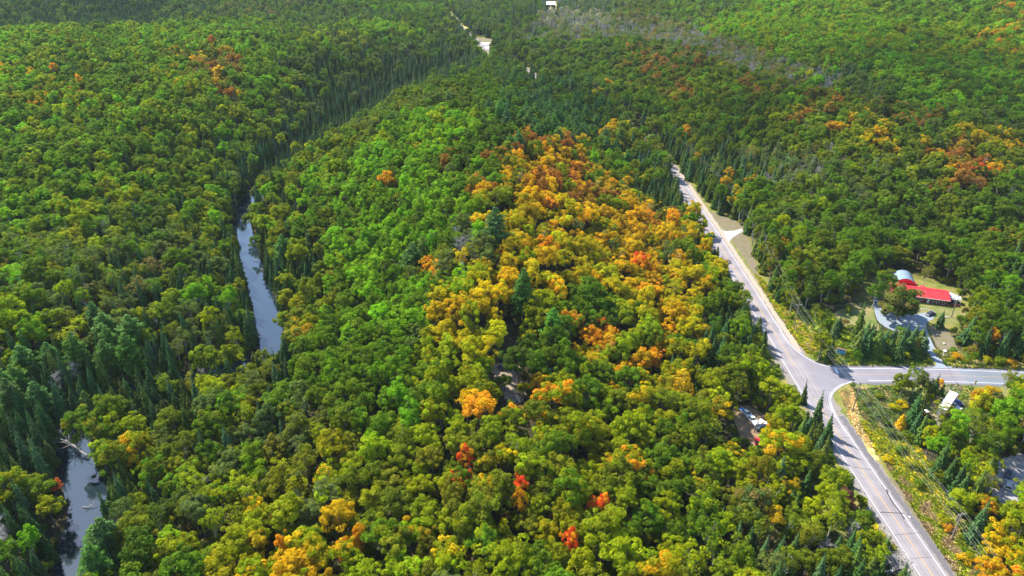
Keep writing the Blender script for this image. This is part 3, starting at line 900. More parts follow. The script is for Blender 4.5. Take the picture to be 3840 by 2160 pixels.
# What grows where: photo points (2576 wide) of the crowns, the mix of kinds and the mix of leaf colours there
STANDS = """
100,25 S9A1B1 dg5g3gg2|300,45 S9C1M1 dg6g4|480,35 S9B2A1 gg5g5|620,30 S9B4A3 gg5g3br1|760,55 S9B3A3 gg4g4lg1|600,70 M4S3A1M1 g5lg1g1lg1yg1
60,110 M5A3A1M1 lg3g5yg2lg1yg1|200,160 M5A2A1M1S1 g2g4ol2yg1lg1yg1|100,230 M5A2A1M1 g4lg3yg2or1lg1yg1|260,115 M5A2A1M1S1 g5g2ol2lg1g1lg1yg1|400,110 M6A3A1M1 g5lg2yg2lg1yg1|500,90 M5A3A1M1S1 g5g2lg2lg1yg1
300,220 M5A1M1A2 g2g4lg1g1ol1lg1yg1|420,190 M6A1M1A2 g4yg1g2ol2lg2lg1yg1|520,135 M6A2B2 ol4go2rb2g3|545,150 M8B2 rb5ol3br2|500,210 M7A1M1 go2ol4yg4lg1yg1|560,215 M7B2 ol4go2rb2g2|620,130 M4A4A1M1 lg4g4lg1g1lg1yg1|680,180 M5A3A1M1 g4lg1g1yg1lg1yg1|700,120 M3S4A3 g5lg1g1lg1yg1
100,320 M5A2A1M1 g5lg1g1yg2g2lg1yg1|250,310 M4A2A1M1 lg1g1g3ol2lg1yg1|380,290 M5A2A1M1 lg1g1g3yg2lg1yg1|460,270 M5A3A1M1 yg1g2lg2ol1g2g2lg1yg1|590,250 M4A4A1M1 g5lg1g1ol2lg1yg1|660,230 A4M3S2A1M1 g5lg2lg1g1lg1yg1|60,420 M5A2A1M1S1 g5g2yg1g2lg1yg1|200,420 M4A1M1A2 lg1g1g3yg1g2g2lg1yg1|320,400 M5A1A1M1S1 g2g4ol2lg1g1lg1yg1|440,360 M4A1M1A2S1 lg1g1g4ol2lg1yg1|560,330 M5A2A1M1S1 yg1g2ol1g2g4lg1yg1|640,300 M3A3S2A1M1 yg3ol3g3lg1yg1
60,520 M5A1A1M1 g4yg1g2g2lg1g1lg1yg1|180,520 M5A2A1M1 g4lg2lg1g1yg2lg1yg1|300,500 M5A2A1M1S1 yg2g2g4ol2lg1yg1|420,460 M4A2A1M1S1 lg1g1ol1g2g3yg2lg1yg1|520,420 M5A2A1M1S2 yg2g2ol1g2g3lg1yg1|590,400 M3A1M1S4A1 lg1g1ol1g2g3lg1yg1|60,620 M4A2B3S1 yg2g2gg3g4ol1|180,620 M4B4A1S1 gg5g3yg2ol2|300,600 M4B4A1S1 gg4g4yg2|400,560 M4A2B3S1 yg2g2gg3ol2g3|470,530 M5A2A1M1S2 yg3g2g4lg1yg1
40,720 M4B4A2 lg3g3yg1g2gg2|150,720 M3B5A1S1 gg5g3yg2|270,720 M3B4S2A1 gg5dg2ol2g2|360,690 B4M2S4 gg4ol2br2g3|450,640 S3M3B2A2 yg1g2g4gg3|540,600 S4M3A2 g4yg1g2ol2|60,800 M4A3B1S2 lg4yg3g3|170,800 B4S3M3 gg4ol3yg2|280,820 S5B3M2 gg4ol3|400,780 S5M2B2A1 g4yg3gg2|480,740 S4A3M2C1 g4lg2yg2gg2|550,730 A4M3S3 g4lg2ol2|600,700 S5C1M2 g4ol1g2|590,800 S6A2B1 yg4g3go1|530,830 S6B2M1 gg3ol3yg2
60,890 M4S4A2 lg3g4yg3|180,890 S7B2P1 gg4ol3|290,870 P4S4A2 pg5g4|380,870 S6B2C1 ol4gg3|470,900 S6B2D1 ol4gg3|560,900 S5M3 ol4yg4|110,960 S7P2D1 g4|240,970 S8C1 dg5|340,950 S6C2 ol4gg3|60,1000 P3S6 pg4|430,990 S4C3M3 ol4yg3g3|400,1040 S5C3 g4|40,1080 S9 g4|110,1100 S8C1 g4|60,1180 S9 dg4|110,1230 M5A3S2 yg4g4ol2|50,1260 M4S4 yg4g3|70,1320 S9 dg4|30,1350 D5S4B1 gr4gg3|150,1330 M5A4 yg3g5|120,1400 A5M4S1 lg3g5yg2|40,1420 S7M2 g5|185,1180 M4A4 yg5ol3
640,420 S9B2M1 gg4g4|690,380 S9B1 g4|760,330 S9B1M1 g4gg3|840,290 S9 g4|900,230 S9M1 dg4gg3|780,250 S9M3A2 g4gg3yg1|720,260 S9M3A3 g5gg3|980,200 S9 dg4|1060,170 S9M1 dg4g3|1150,150 S9 dg4|1180,180 S9M3 g4dg3|1120,110 S9M3A2 g5dg3|1020,110 A4M3S3 g4gg3dg3|900,150 M3A3S4 dg4g4gg2|830,180 S9M3 g4gg3ol1|760,170 A4M3S3 g4gg3|850,100 A4M3S3 g4gg3yg2|960,70 A6M3S1 lg4g4yg2|1050,50 A4M3S3 g5dg3|880,40 S9A3B3 gg4g4|980,20 A4S4M2 g5lg2|1120,60 S9A3M2 g4dg4yg1
640,500 C4S4A1M1 ol4lg1g1lg1yg1|700,450 C3A1M1S2M2 lg1g1ol4lg1yg1|760,420 M4C2B2A2 ol4yg3g3|700,550 C5S2M2A1M1 ol5lg1g1yg2lg1yg1|740,600 C4S2M3B1 ol4yg3g3|760,650 C5S2M2 ol4yg4|730,700 C5S3M2 ol4yg3|790,700 M4C4A2 ol4yg3g3|760,800 M8A2 ol5go3yg2|800,760 M4C3A3 ol3g5yg3|690,930 S4C4B2 ol4gg3|740,880 S4C4M2 ol3g4|640,960 M4B3S2C1 ol4yg3gg3|580,960 M5B2S3 ol5yg3
830,380 M4C3A3 ol4yg3g4|930,330 M3B3C3A1 ol4gg4g2|1000,270 B4C3M3 gg4ol3g3|1080,230 M5C2A2 g4ol3gg2|1180,210 M5A3C1 dg4g4|1300,210 M5A3P2 dg5g4|1420,230 M4A3P2 dg5g3gg1|1250,160 M4S3A3 dg4g4gg1|1350,170 M5A3S2 g5dg3|1480,250 M5P2A3 dg5g4
830,450 A6M3 lg4g4lg1yg1|900,420 A6M3A1 lg4g4lg1|1000,400 A5A1M2 lg4g4lg1|1100,350 A6M3 lg6g3yg2|1000,330 A8M2 lg7g2yg2|1130,300 A8M2 lg7yg2g2|1200,280 M5A4 g4dg4lg1|1230,350 A1A3M2 dg5g4|1330,300 P4M4A2 dg5g4|1450,330 P6M3 dg5g3|1400,350 P5M3 dg4g4|1150,410 A1A4M2 g5dg3rb1|1060,440 A6A1M2B1 lg4g4gg1|950,480 A5A1M2B1 lg4g4yg1or1|870,510 A5M2C1 lg4g4ol2|1040,520 A7A1 lg4lg1g4|950,560 A9 lg7g3|880,570 A7M2A1 g4lg1lg4|820,560 M4A4C2 g4ol3lg2|1100,540 A6A1B1 lg4lg1g4|1130,480 A1A5B1 lg4g4|1220,440 A1A4M2 g4lg3ol2
900,620 A9 lg7g3|980,640 A8B1 lg6g3|870,700 A7M2 lg4lg1g4lg1|940,720 A7A1B1 lg4lg1g4|1020,700 A5A1B3 lg4g4gg2|1060,640 A5B3A1 lg4gg3g3|1000,760 A7B2 lg4lg1g4|880,790 A6M3 lg3g6|830,830 A6M3 g6lg3|920,860 A9 lg4g6|1000,840 A6B2S1 lg4g4gg2|850,900 A7M2 g6lg3|780,880 A6M3S1 g6ol2|950,950 A8M1 lg4g6|880,970 A8M1 g7lg3|980,1020 A7M2 lg4g4lg1|800,960 A5M3S1 g5ol3|760,940 A4M3S2 g5ol3|1100,590 A1A5B2 lg4g4|1150,700 A1A3B3 g4lg3ol2|1060,760 M4A3B2 lg3yg3g3|1090,690 A1A3 g4lg1lg3
1180,560 B6A3 gg4lg3|1220,600 B5M3 gg4yg3ol2|1250,520 M5A2M1 ol4gy3go2yg1|1150,610 B5D2A2 gg4lg3|1120,650 B4A3D1M2 gg4or1ol3|1270,470 M8B1 go3rb3or1go2ol2|1250,400 M9 rb5ol3go2|1180,450 A4M3A1 g4lg3rb1|1310,370 M7P2 ol4go3rb2|1390,370 M9 rb6go2ol2|1450,375 M9 rb4go4ol2|1330,410 M9 ol3yg3go4|1500,360 M6P2A1 ol4go3g3|1560,340 M4C3A2 g4ol4go2|1560,410 A6M3 g4lg3ol3|1620,400 C4S3A3 g5ol3|1650,440 C4A3S3 g5ol3|1690,480 C5S4 ol4
1370,440 M9 go4or1go2rb3|1450,430 M9 or3go3rb4|1520,430 A4M5 g3ol3go3|1380,490 M9 or2go2go3rb2gy1yg1|1460,480 M8B1 or2go2rb3go3yg1|1540,490 M7B2 go3or1go2rb2gg2yg1|1320,500 M6P2A1 gy4go4ol2yg1|1420,540 M9 go5or1go2gy2yg1|1500,530 M8B1 go4or1go2rb1ol2yg1|1580,520 M8B1 go4or1go2ol2yg1|1620,560 M7B2 or2go2go3rb2yg1|1660,560 M5B4 rb2gg2br2or1go2yg1|1700,590 M6B2A2 go5or1go2gy2yg1|1740,560 M4C3A3 gy3g4go2yg1|1350,560 M8B1 gy4go5yg1|1430,600 M8B1 gy4go4or1go2yg1|1500,600 M7B3 go4gy4gg2yg1|1570,600 M7B2 go5or1go2gg1yg1|1620,650 M8B1 or3go2go3rd1yg1|1680,640 M6B3 go4gg3or1go2yg1|1740,640 M5A2C2 go4gy3g2yg1|1560,650 M8B1 go4gy4or1go2yg1
1270,560 M7A1 gy5go3ol2yg1|1300,620 M8 gy4go5yg1|1370,640 M9 go5or1go2gy4yg1|1450,650 M8B1 gy5go4yg1|1500,680 M7B2 gy5go4gg1yg1|1560,710 M7B1 gy5go3yg1|1640,720 M9 go4or2go2gy3yg1|1700,700 M8B1 go5or1go2gy3yg1|1750,720 M7B1 go4gy4or1go2yg1|1250,680 M9 gy4yl2go4yg1|1200,720 M9 gy5go3yl2yg1|1170,770 M9 gy4go4or1go2yg1|1130,740 M8 go3gy5or1go2yg1|1240,770 M9 yl2gy5go4yg1|1300,720 M9 go4gy4or1go2yg1|1380,720 M8M1 gy5go3yg1|1330,790 M6P1 yg4g4|1260,840 M9 gy6go2yg1|1200,840 M9 gy6go2or1go2yg1|1140,830 M8A1 gy6go2or1go2yg1|1400,790 M7A2 g4yg4|1470,760 M5A3 g6dg2|1530,790 M7 dg3g5yg2|1600,780 M8B1 gy6g2go1yg1|1680,790 M8 gy5go3or1go2yg1|1740,790 M8 go3gy5or1go2yg1|1790,760 M6C2 yg4g4ol2|1820,700 C3M4A3 ol4g4|1850,780 C5S3B2 ol4gg3g3|1790,690 M6C2A1 go3gy4gy3yg1|1880,830 S4C4B2 ol4g4
1390,850 M7A2 g5dg3|1310,870 M7A2 dg4g5|1330,900 M6A3 g6dg3|1450,850 M8 gy4or1go2go3yg1|1490,840 M9 or3go2go3rd1yg1|1530,850 M8B1 go4or2go2gy2yg1|1510,900 M8B1 or2go2go4rb1yg1|1590,850 M9 yg6g3|1660,860 M8 gy5go3or1go2yg1|1720,860 M7S1 gy4or1go2rb1g4yg1|1800,850 M5S3B1 ol3g4rb1|1800,910 M3S5C2 g4dg4|1850,900 M4S3C2 g4dg4ol2|1870,930 M9 yg5g4|1930,950 M9 yg6g4|1960,990 M9 yg6go2|1900,1000 M9 yg6go1|1830,960 M8B1 yg4ol3go2|1440,930 M9 g4yg5|1560,940 M9 go3yg5or2|1640,930 M8 go4or3yg4|1720,940 M8B1 go3or1yg5|1770,980 M8B1 ol5go2yg3
1180,900 M9 gy6g2go1yg1|1100,880 M9 yg6g2|1130,960 M9 yg6go3|1220,940 M8 yg5go2or1ol2|1060,920 M5A5 yg4g4|1350,970 M9 yg4go4or2|1370,1000 M9 go3or3yg4|1290,1000 M8A1 yg4g4|1200,1010 M8B1 go3yg5or2|1120,1010 M9 or2go3yg5|1050,1010 M6A4 yg4g4|1440,1000 M9 yg6g3|1520,1010 M8B1 yg5ol4|1600,1010 M9 yg6g3go1|1680,1030 M7B2 yg4ol4g2|1750,1050 M8B1 yg5ol3|1810,1040 M8B1 yg6go2|1830,1090 M7B2 ol4yg4go1|1960,1070 M9 yg7go2|1980,1110 M9 yg7go2or1|2040,1060 S6C3 g4|2050,1110 M8S2 yg7|1930,1120 M8S1 yg5ol3go1
1000,1090 M7B2 yg4ol4|920,1060 A5M4 g5lg2ol3|1080,1080 M8B1 yg5ol3g2|1180,1090 M8B1 yg4ol4|1260,1080 M8B1 yg5go2ol3|1340,1080 M9 yg5ol2g3|1430,1090 M8B1 ol4yg4g2|1540,1090 M9 yg6ol2|1630,1100 M8B1 yg5ol4|1720,1120 M9 yg5g3ol2|1800,1150 M8B1 yg6ol3|1880,1170 M7B2 yg4ol4|1000,1180 M7B3 ol5yg3br1|1100,1170 M7B2 yg4ol4|1180,1160 M9 g4yg5rd1|1240,1150 M8B1 yg4go3ol2|1310,1160 M7B3 ol5yg3br1|1400,1160 M9 yg5g3ol2|1480,1170 M8B1 yg5ol3|1570,1180 M8B1 yg4ol3or1|1660,1190 M9 g4yg5|1740,1200 M7B2 ol4yg4or1|1830,1230 M6B3 ol4yg4br1|1900,1240 M5B3S2 ol4yg3br1|1960,1190 M7B2S1 yg5ol3go1|2040,1180 M8S2 yg5ol3
830,1020 A4M4B1S1 g4ol4|740,1010 M4B3S2A1 ol4g3gg3|660,1030 B4M3S3 ol4gg4|580,1030 M5B3S1 ol4yg3g3|500,1000 M5B2S3 ol4yg2g3|480,1070 B4M3S2 ol4gg4br1|400,1090 M6B2S1 ol5yg3g3|320,1090 M7B2S1 ol4g4yg2|350,1140 M9 yg3go2ol3g4|280,1150 M5C3B1 ol4yg4|440,1130 B4M3S1D1 gg4ol4br2|540,1120 M5B3S1 ol4gg3g3|620,1110 B4M4S1 gg4ol4g2|700,1090 B4M3S2 gg4ol4br1|780,1090 M4B4S1 ol4gg3yg2|860,1110 M6B3 ol4yg4|900,1140 M7B2 yg5ol3or1|800,1170 M6B3 yg5ol3or1|720,1160 B5M4 gg3ol4yg3|640,1170 M6B3 yg4g3ol3|560,1180 B5M4 gg3ol3br2g2|480,1200 M6B2S1 yg4g4|400,1200 S3C3M3 ol4g4|330,1200 M4C4S1 yg4ol4|290,1230 C4S4 ol4g4
870,1210 M6B3 yg4ol3gg2|770,1240 M6B4 gg4yg4ol2|680,1240 M7B2 g4yg4ol2|590,1240 M7B2 g3yg4ol3|500,1260 M5B4 gg3yg3ol3br1|420,1270 S3B4M3 gg4ol4|360,1280 M4C3B2 g4ol4gg2|310,1290 C4B3D1 gg4ol4|700,1310 M8B1 yg5go3ol2|620,1320 M8B1 yg6go2or1|540,1320 M7B2 yg5g3ol2|460,1340 M5B4 gg3ol4yg3|400,1340 M4S3B3 dg3ol4g3|330,1340 M5C2B2 g4ol4|250,1370 P7S2 pg6|300,1400 S7C2 g4|250,1430 M5P2C2 ol4g4|380,1400 S5M4 dg4g4ol2|450,1410 M6S2B2 yg4g3ol3|540,1400 M7B2 yg4go3ol2|620,1420 M8B1 yg5go4|700,1400 M8B1 go4yg5or1|780,1330 M8B1 yg5go3or1|850,1310 M9 yg5go3or1|800,1410 M9 go4yg5|880,1400 M8B1 yg5ol3go2|960,1280 M8B1 yg5ol3|1040,1260 M8B1 yg5ol3or1|950,1370 M9 yg5go2g3|1030,1360 M8B1 ol3yg4go3|1040,1440 M9 yg5ol3|1130,1260 M8B1 yg4ol3g3|1220,1250 M7B2 yg4ol3g2|1300,1260 M7B2 yg4ol3g3|1130,1350 M8B1 yg4go3ol2|1220,1360 M8B1 yg5g3ol2|1220,1430 M6B4 yg4gg3ol3|1310,1350 M8B1 yg5ol3|1390,1260 M8B1 ol3yg5|1470,1270 M9 yg5g3|1560,1280 M8B1 yg4g4or1|1400,1360 M8B1 yg5g3|1480,1370 M8B1 yg4ol3go2|1560,1380 M8B1 yg5ol3go1|1650,1280 M9 yg5g3|1650,1380 M7B2 yg5ol3go1|1740,1300 M8S1 yg5g3ol2|1740,1390 M7B2 ol3yg5|1820,1310 M6B2S1 yg4ol3g2|1850,1390 M6S2B1 yg6g3|1920,1310 B4M3S2D1 ol4gg3br2|1890,1350 S4B4D1 ol4gg3|1960,1380 D1S4B3 ol4gg3
2000,1240 M5B2S3 ol4g4yg2|2070,1230 M7S2 g4ol3yg3|2060,1290 M7B2 yg4ol3br1|2000,1320 M5B3S1 ol4g3yg2|2060,1350 S4D1B2M2 ol4gg3br1|2120,1320 S5M3D1 g4ol3|2140,1260 M7S2 ol3g4yg3|2160,1370 S5M4 g4yg4|2110,1400 S4M4D1 ol4g3|2200,1400 S5C2M2 g4yg3|2180,1440 S6C3 g4|2020,1420 D1B3S4M1 ol4gg3yg2|2200,1350 M4S3D1 yg4ol4|2250,1430 S4M4 yg5g2|2090,1170 S5M4 yg3g4|2120,1210 M4S4 g4yg3
1240,100 S9M3A2 dg4g4gg2|1300,70 A4S4M2 g4gg3|1300,120 M4S3A3 dg4g4gg2|1400,120 M5A3S1 g4dg3gg3|1480,130 M5A4 g5gg3lg1|1550,140 M6A3 g5dg3ol1|1600,150 M7B2 rb3g4ol3|1660,140 M5B3 g3gg3rb2br1|1700,180 M6B2 g4ol3rb2|1640,190 M7B2 rb4ol3g3|1720,220 M6B2 rb3ol4g3|1560,190 M7A2 g6dg3|1480,200 M5A4 g6gg2|1440,190 M5A3S1 dg4g4|1520,230 M7 ol4g4go2|1600,230 M7A2 ol3g6|1680,260 M7A2 g6yg2|1600,280 S9A4M2 g5dg3|1700,300 M5A3S1 g6yg3|1780,290 M7A2 g5ol3g2lg1yg1
1240,40 S9B3A3 gg4g4|1330,30 S9A2 g4dg3|1400,40 D3B1B3S1 gr5gg4br2|1480,50 D3B2B3S1 gr5gg4|1560,60 D4B3S2 gg5br2|1640,50 B4D3S1A2 gg5br3|1700,70 D3B1B4 gg4br4|1500,20 S9B2D2 gg5|1600,20 B4A3S1 gg5g3br1|1700,30 B5A3 gg4g4lg1|1780,100 D4B2B2 gg4br4|1850,130 D4B3B2 gg4br4|1920,160 D4B3B2 gg4br4|1990,180 D4B2B3 gg4br3|2050,190 A1M1D3S2 lg1g1yg1lg1yg1|1350,80 D3B4S2 gg5g2|1440,90 B5D3S1 gg5br2
1780,40 S9A4B3 gg4g3lg2yg1|1850,50 A6M2A1M1 lg4yg2lg1g1lg1yg1|1850,80 A6M3 lg4yg3g2lg1yg1|1930,100 A5M3A1M1 lg3g4yg3lg1yg1|2000,60 M5A4 g4lg4yg2lg1yg1|2080,40 M5A4 g4lg3yg3lg1yg1|2000,120 M6A3 yg3lg3g4lg1yg1|2080,100 M6A3 lg3yg4g3lg1yg1|2160,60 M5A4 g5lg3yg1lg1g1lg1yg1|2250,40 M5A4 g6lg2lg1yg1|2350,30 M6A3 g6lg2lg1yg1|2450,30 M6A3 g6lg2g2lg1yg1|2550,30 M6A3 g6lg2or1lg1yg1|2180,110 M7A2 yg5yg2lg3lg1yg1|2260,110 M7A2 lg4yg4lg1yg1|2350,100 M6A3 yg4g4lg2lg1yg1|2440,110 M7A2 yg4yg2yg1lg3lg1yg1|2500,100 M7A2 lg5yg3or1lg1yg1|2540,140 M6A3 lg5yg4or1lg1yg1|2380,130 M6A1M1 yg2yg1yg3lg1g1lg1yg1|2450,160 M6A3 lg6g3lg1yg1|2350,160 M4A3A1M1 lg1g1g4lg2lg1yg1|2250,150 M5A3A1M1 lg3g4lg1g1lg1yg1|2150,140 M5A3A1M1 g5lg1g1lg1lg1yg1|2080,150 A1M1A3S2 lg1g1yg1g2lg1yg1|2120,180 S9B4M2 gg4g3br2|2200,180 A1M1M4A1 lg1g1g4lg1yg1|2280,190 M4A1M1A1 lg1g1g4lg1lg1yg1|2370,200 A1M1M4A2 lg1g1g4lg1yg1|2440,210 M4A4A1M1 g5lg3lg1g1lg1yg1|2540,200 A6M3 lg5g4yg2lg1yg1|2200,220 S9B4M2 gg4g4dg2|2300,230 A1M1M2 lg1g1g3g2lg1yg1|2400,250 A1M1M2S1 lg1g1g3lg1yg1|2500,250 A1M1M4A2 g5lg1g1lg1yg1|2560,290 M6A3 g6lg1g1lg1yg1
1800,210 M6A1M1 g5ol3lg1yg1|1880,210 M6B2A1 rb2ol4g4|1850,240 M6A1M1 g4ol4yg1lg1yg1|1950,230 M5B2 g4ol3rb1br1|2000,240 M6A1M1 g4ol3yg1lg1yg1|2060,260 M6B3 ol4rb2g3|2130,280 M6A1M1 g3ol4yg1lg1yg1|2050,300 M6B2 g4ol3dg2|2140,310 M8B1 rb3go3ol3g1|2180,310 M8B1 ol4go3g3|2220,280 M5B3 dg3g4br1rb1|2300,300 M6B3 br2rb3g3|2360,330 M5B4 g5gg3|2280,340 M8B1 g3ol3dg3rb1|2230,340 M8B1 yg3go3ol4|2150,350 M6B2 g4ol3yg2|2350,380 M8B2 rb3go3ol3|2420,400 M8B2 rb5go2br2|2390,430 M8B2 go4rb3ol3|2440,430 M8B2 rb6rd1br2|2320,400 M7B2 ol4go2g3gg1|2260,410 M6B3 ol3gg3g4|2480,350 M8B1 go3ol4yg2|2540,350 M8B1 go3ol5|2520,420 M7B1 g4ol4go2|2470,300 M6B2A1 g5gg3ol1|2540,310 M6B2A1 g5gg3
1880,290 M6A3 g2g5lg1yg1|1950,290 M6A3 g4ol3yg1lg1yg1|1900,330 A5M3C2 g5ol3|1830,340 A5C3S2 g5ol3|1980,340 M5A3 g4ol4|2050,350 M6B2 g4yg2ol3|1760,350 C4S3A3 g5ol3or1|1740,420 S9C4 g4ol3or1|1820,400 C4S3B2 ol4gg3or1|1900,390 B4C3S3 gg4ol3br2|1960,400 B5D2S2 gg4g3|2020,400 B5D2S2 gg4br2|1960,440 B4D3S2 gg4ol3|2040,440 B5D3 gg5|2100,430 B5M2A2 gg4g4|2140,400 M5A3B1 g4yg2ol2|2180,440 M5B3A2 ol3gg3g4|1860,440 S9A3C2 g4go1or1|1800,460 C4S4A2 g4ol4|1920,480 M6A3 g4yg3go1|1990,480 A5M3S1 g5ol2|2080,490 M5A3B1 g5yg2|2160,490 B4A3M3 g5gg3|2250,480 M6B3 g4dg3ol2|2330,490 M6B2 g5dg2yg2|2400,490 M6B2 ol4g4|2480,480 M7B1 g4ol3dg2|2550,480 M6B2 g5dg3
1880,540 C3A5S2 g5ol3yg2|1950,540 A4M4B1 g4yg3gg2|2030,550 B4A4M1 gg4g4ol1|2110,560 A4M3B3 g5gg2|2190,550 M5A3S1 g5dg3|2270,560 M6A2B1 dg3g5|2350,560 M7A2 g5dg3|2440,550 M7A1 g5dg3ol1|2530,560 M6B1S1 dg4g4rb1|1920,590 S3A4C2 g5ol2yg2|1980,610 A4M2C1B2 ol3g4yg1or1|2050,600 A5B2M2 g5ol2gg2|2120,620 M5A3 g6ol2|2200,610 M5A3 g6dg2|2260,620 M6 ol3go1or1g5|2330,640 M6A2B1 dg3g5|2410,640 M7A1 dg4g5|2500,640 M7A1 g5dg3|2560,610 M5A2S1 g4ol3go1
1960,650 A3M3C2S1 g4ol3rb1yg1|2040,660 A5B2M2 g5ol2|2110,680 M5A3 g6dg2|2180,680 M4A4 g6dg2|1990,700 A4C2M3 g4ol3|2080,720 S3A4M2 g5dg3|2160,730 S3M4A2 g5dg3|2020,790 M4C2S2 yg3ol4g3|2050,830 S4M3 ol3g4yg2|2450,690 A4M4 lg2g5dg2|2500,720 A4S3M2 g5lg2|2560,700 M5A3S1 g5dg2|2440,770 A5S2M2 g5ol2yg2|2500,800 S4A4M1 g5ol1|2560,780 S4A4 g5lg2|2410,820 S3A4C2 ol3g4yg2|2460,860 S3A3M3 g4ol2go2|2530,850 S5A3 g5|2490,850 M9 or5go4|2540,900 M5A3 yg4go3g3or1|2470,900 M5S2A2 ol3go2g4|2570,960 M4A3S2 g4go2yg2
2230,960 S3A3M3 ol4g4|2290,970 S4M3A2 ol3g4dg2|2330,960 S5M3 ol3g4dg2rb1|2280,1010 M5S2 yg3ol3g3|2500,970 A4M3 g4yg3ol1|2480,1020 M9 go6or2yg2|2520,1000 B4A3S2 ol3g4gg2|2560,1050 M4A4 g4lg2yg1|2460,1060 A4M3B2 g4yg4|2380,1080 A4M5 yg4lg2g3|2330,1100 M5S3 yg4g4|2420,1120 M5A3 yg4g3|2500,1100 A4B4 ol3gg3yg2|2560,1100 D4B4 br5gg2|2380,1160 S4M4 yg4g4|2460,1150 B4M4 ol3yg4|2330,1180 S4A4 g5yg3|2400,1210 M5S3 yg4go2g3|2470,1200 S5D2 gg3|2450,1250 M8 yg4go4or1|2540,1230 M6D1 go3yg4|2500,1280 M6S2 go4yg4or1|2560,1300 M7A1 yg5lg2|2430,1310 M6A3 yg4go3or1|2490,1340 S6M3 yg4g3|2550,1360 M6 yg4go3|2480,1400 S6A3 g4yg3|2540,1430 M7S2 go3or3yg3|2440,1380 M5S3 yg4go2|2570,1240 M6 yg5lg3
"""


def mix(s):
    out, i = [], 0
    while i < len(s):
        j = i
        while j < len(s) and s[j].isalpha(): j += 1
        k = j
        while k < len(s) and s[k].isdigit(): k += 1
        out.append((s[i:j], float(s[j:k])))
        i = k
    t = sum(w for _, w in out)
    return [a for a, _ in out], np.array([w / t for _, w in out])


stands = []
for chunk in STANDS.replace("\n", "|").split("|"):
    if chunk.strip():
        p, a, b = chunk.split()
        px, py = p.split(",")
        stands.append((float(px) * K, float(py) * K, mix(a), mix(b)))
sx_, sy_, _ = ground_at(np.array([s[0] for s in stands]), np.array([s[1] for s in stands]), 11.0)


def stand_key(x, y):
    y = np.maximum(np.asarray(y, float), 30)
    return np.stack([np.asarray(x) / (y * .9 + 40), np.log(y) * .75], -1)


SKEY = stand_key(sx_, sy_)

# Where nothing tall stands: clearings, yards, verges (outlines surveyed from the photo), and what must stay in sight
OPEN_PX = [
    [(2112, 985), (2250, 968), (2262, 1000), (2290, 1050), (2275, 1090), (2330, 1160), (2390, 1290), (2400, 1340), (2460, 1460), (2330, 1460)],
    [(2290, 1030), (2350, 1000), (2375, 968), (2450, 965), (2462, 1000), (2440, 1050), (2400, 1068), (2320, 1060)],
    [(2085, 775), (2150, 745), (2180, 715), (2210, 690), (2240, 670), (2300, 690), (2400, 720), (2425, 760), (2420, 800), (2390, 845), (2420, 890), (2440, 930), (2330, 930), (2325, 840), (2190, 835), (2150, 850), (2110, 840)],
    [(1785, 535), (1830, 550), (1872, 575), (1885, 610), (1900, 650), (1910, 690), (1950, 760), (2000, 820), (2070, 880), (2110, 915), (2010, 890), (1900, 720), (1830, 620)],
    [(1990, 790), (2090, 770), (2160, 770), (2200, 830), (2150, 860), (2130, 915), (2080, 905), (2010, 860)],
    [(1890, -10), (2120, -10), (2125, 58), (2085, 62), (2050, 45), (1985, 28), (1900, 26)],
    [(1180, 92), (1205, 90), (1240, 100), (1246, 128), (1225, 128)],
    [(935, 3), (955, 3), (958, 18), (938, 20)],
    [(1238, 912), (1292, 905), (1322, 950), (1318, 1018), (1282, 1022), (1258, 985)],
    [(1845, 1016), (1892, 1019), (1934, 1052), (1925, 1090), (1902, 1124), (1876, 1108), (1848, 1060)],
    [(2490, 1160), (2600, 1130), (2640, 1170), (2640, 1310), (2530, 1300), (2490, 1250)],
    [(2080, 870), (2135, 862), (2140, 905), (2080, 905)],
]
OPEN = [line(p, K) for p in OPEN_PX]
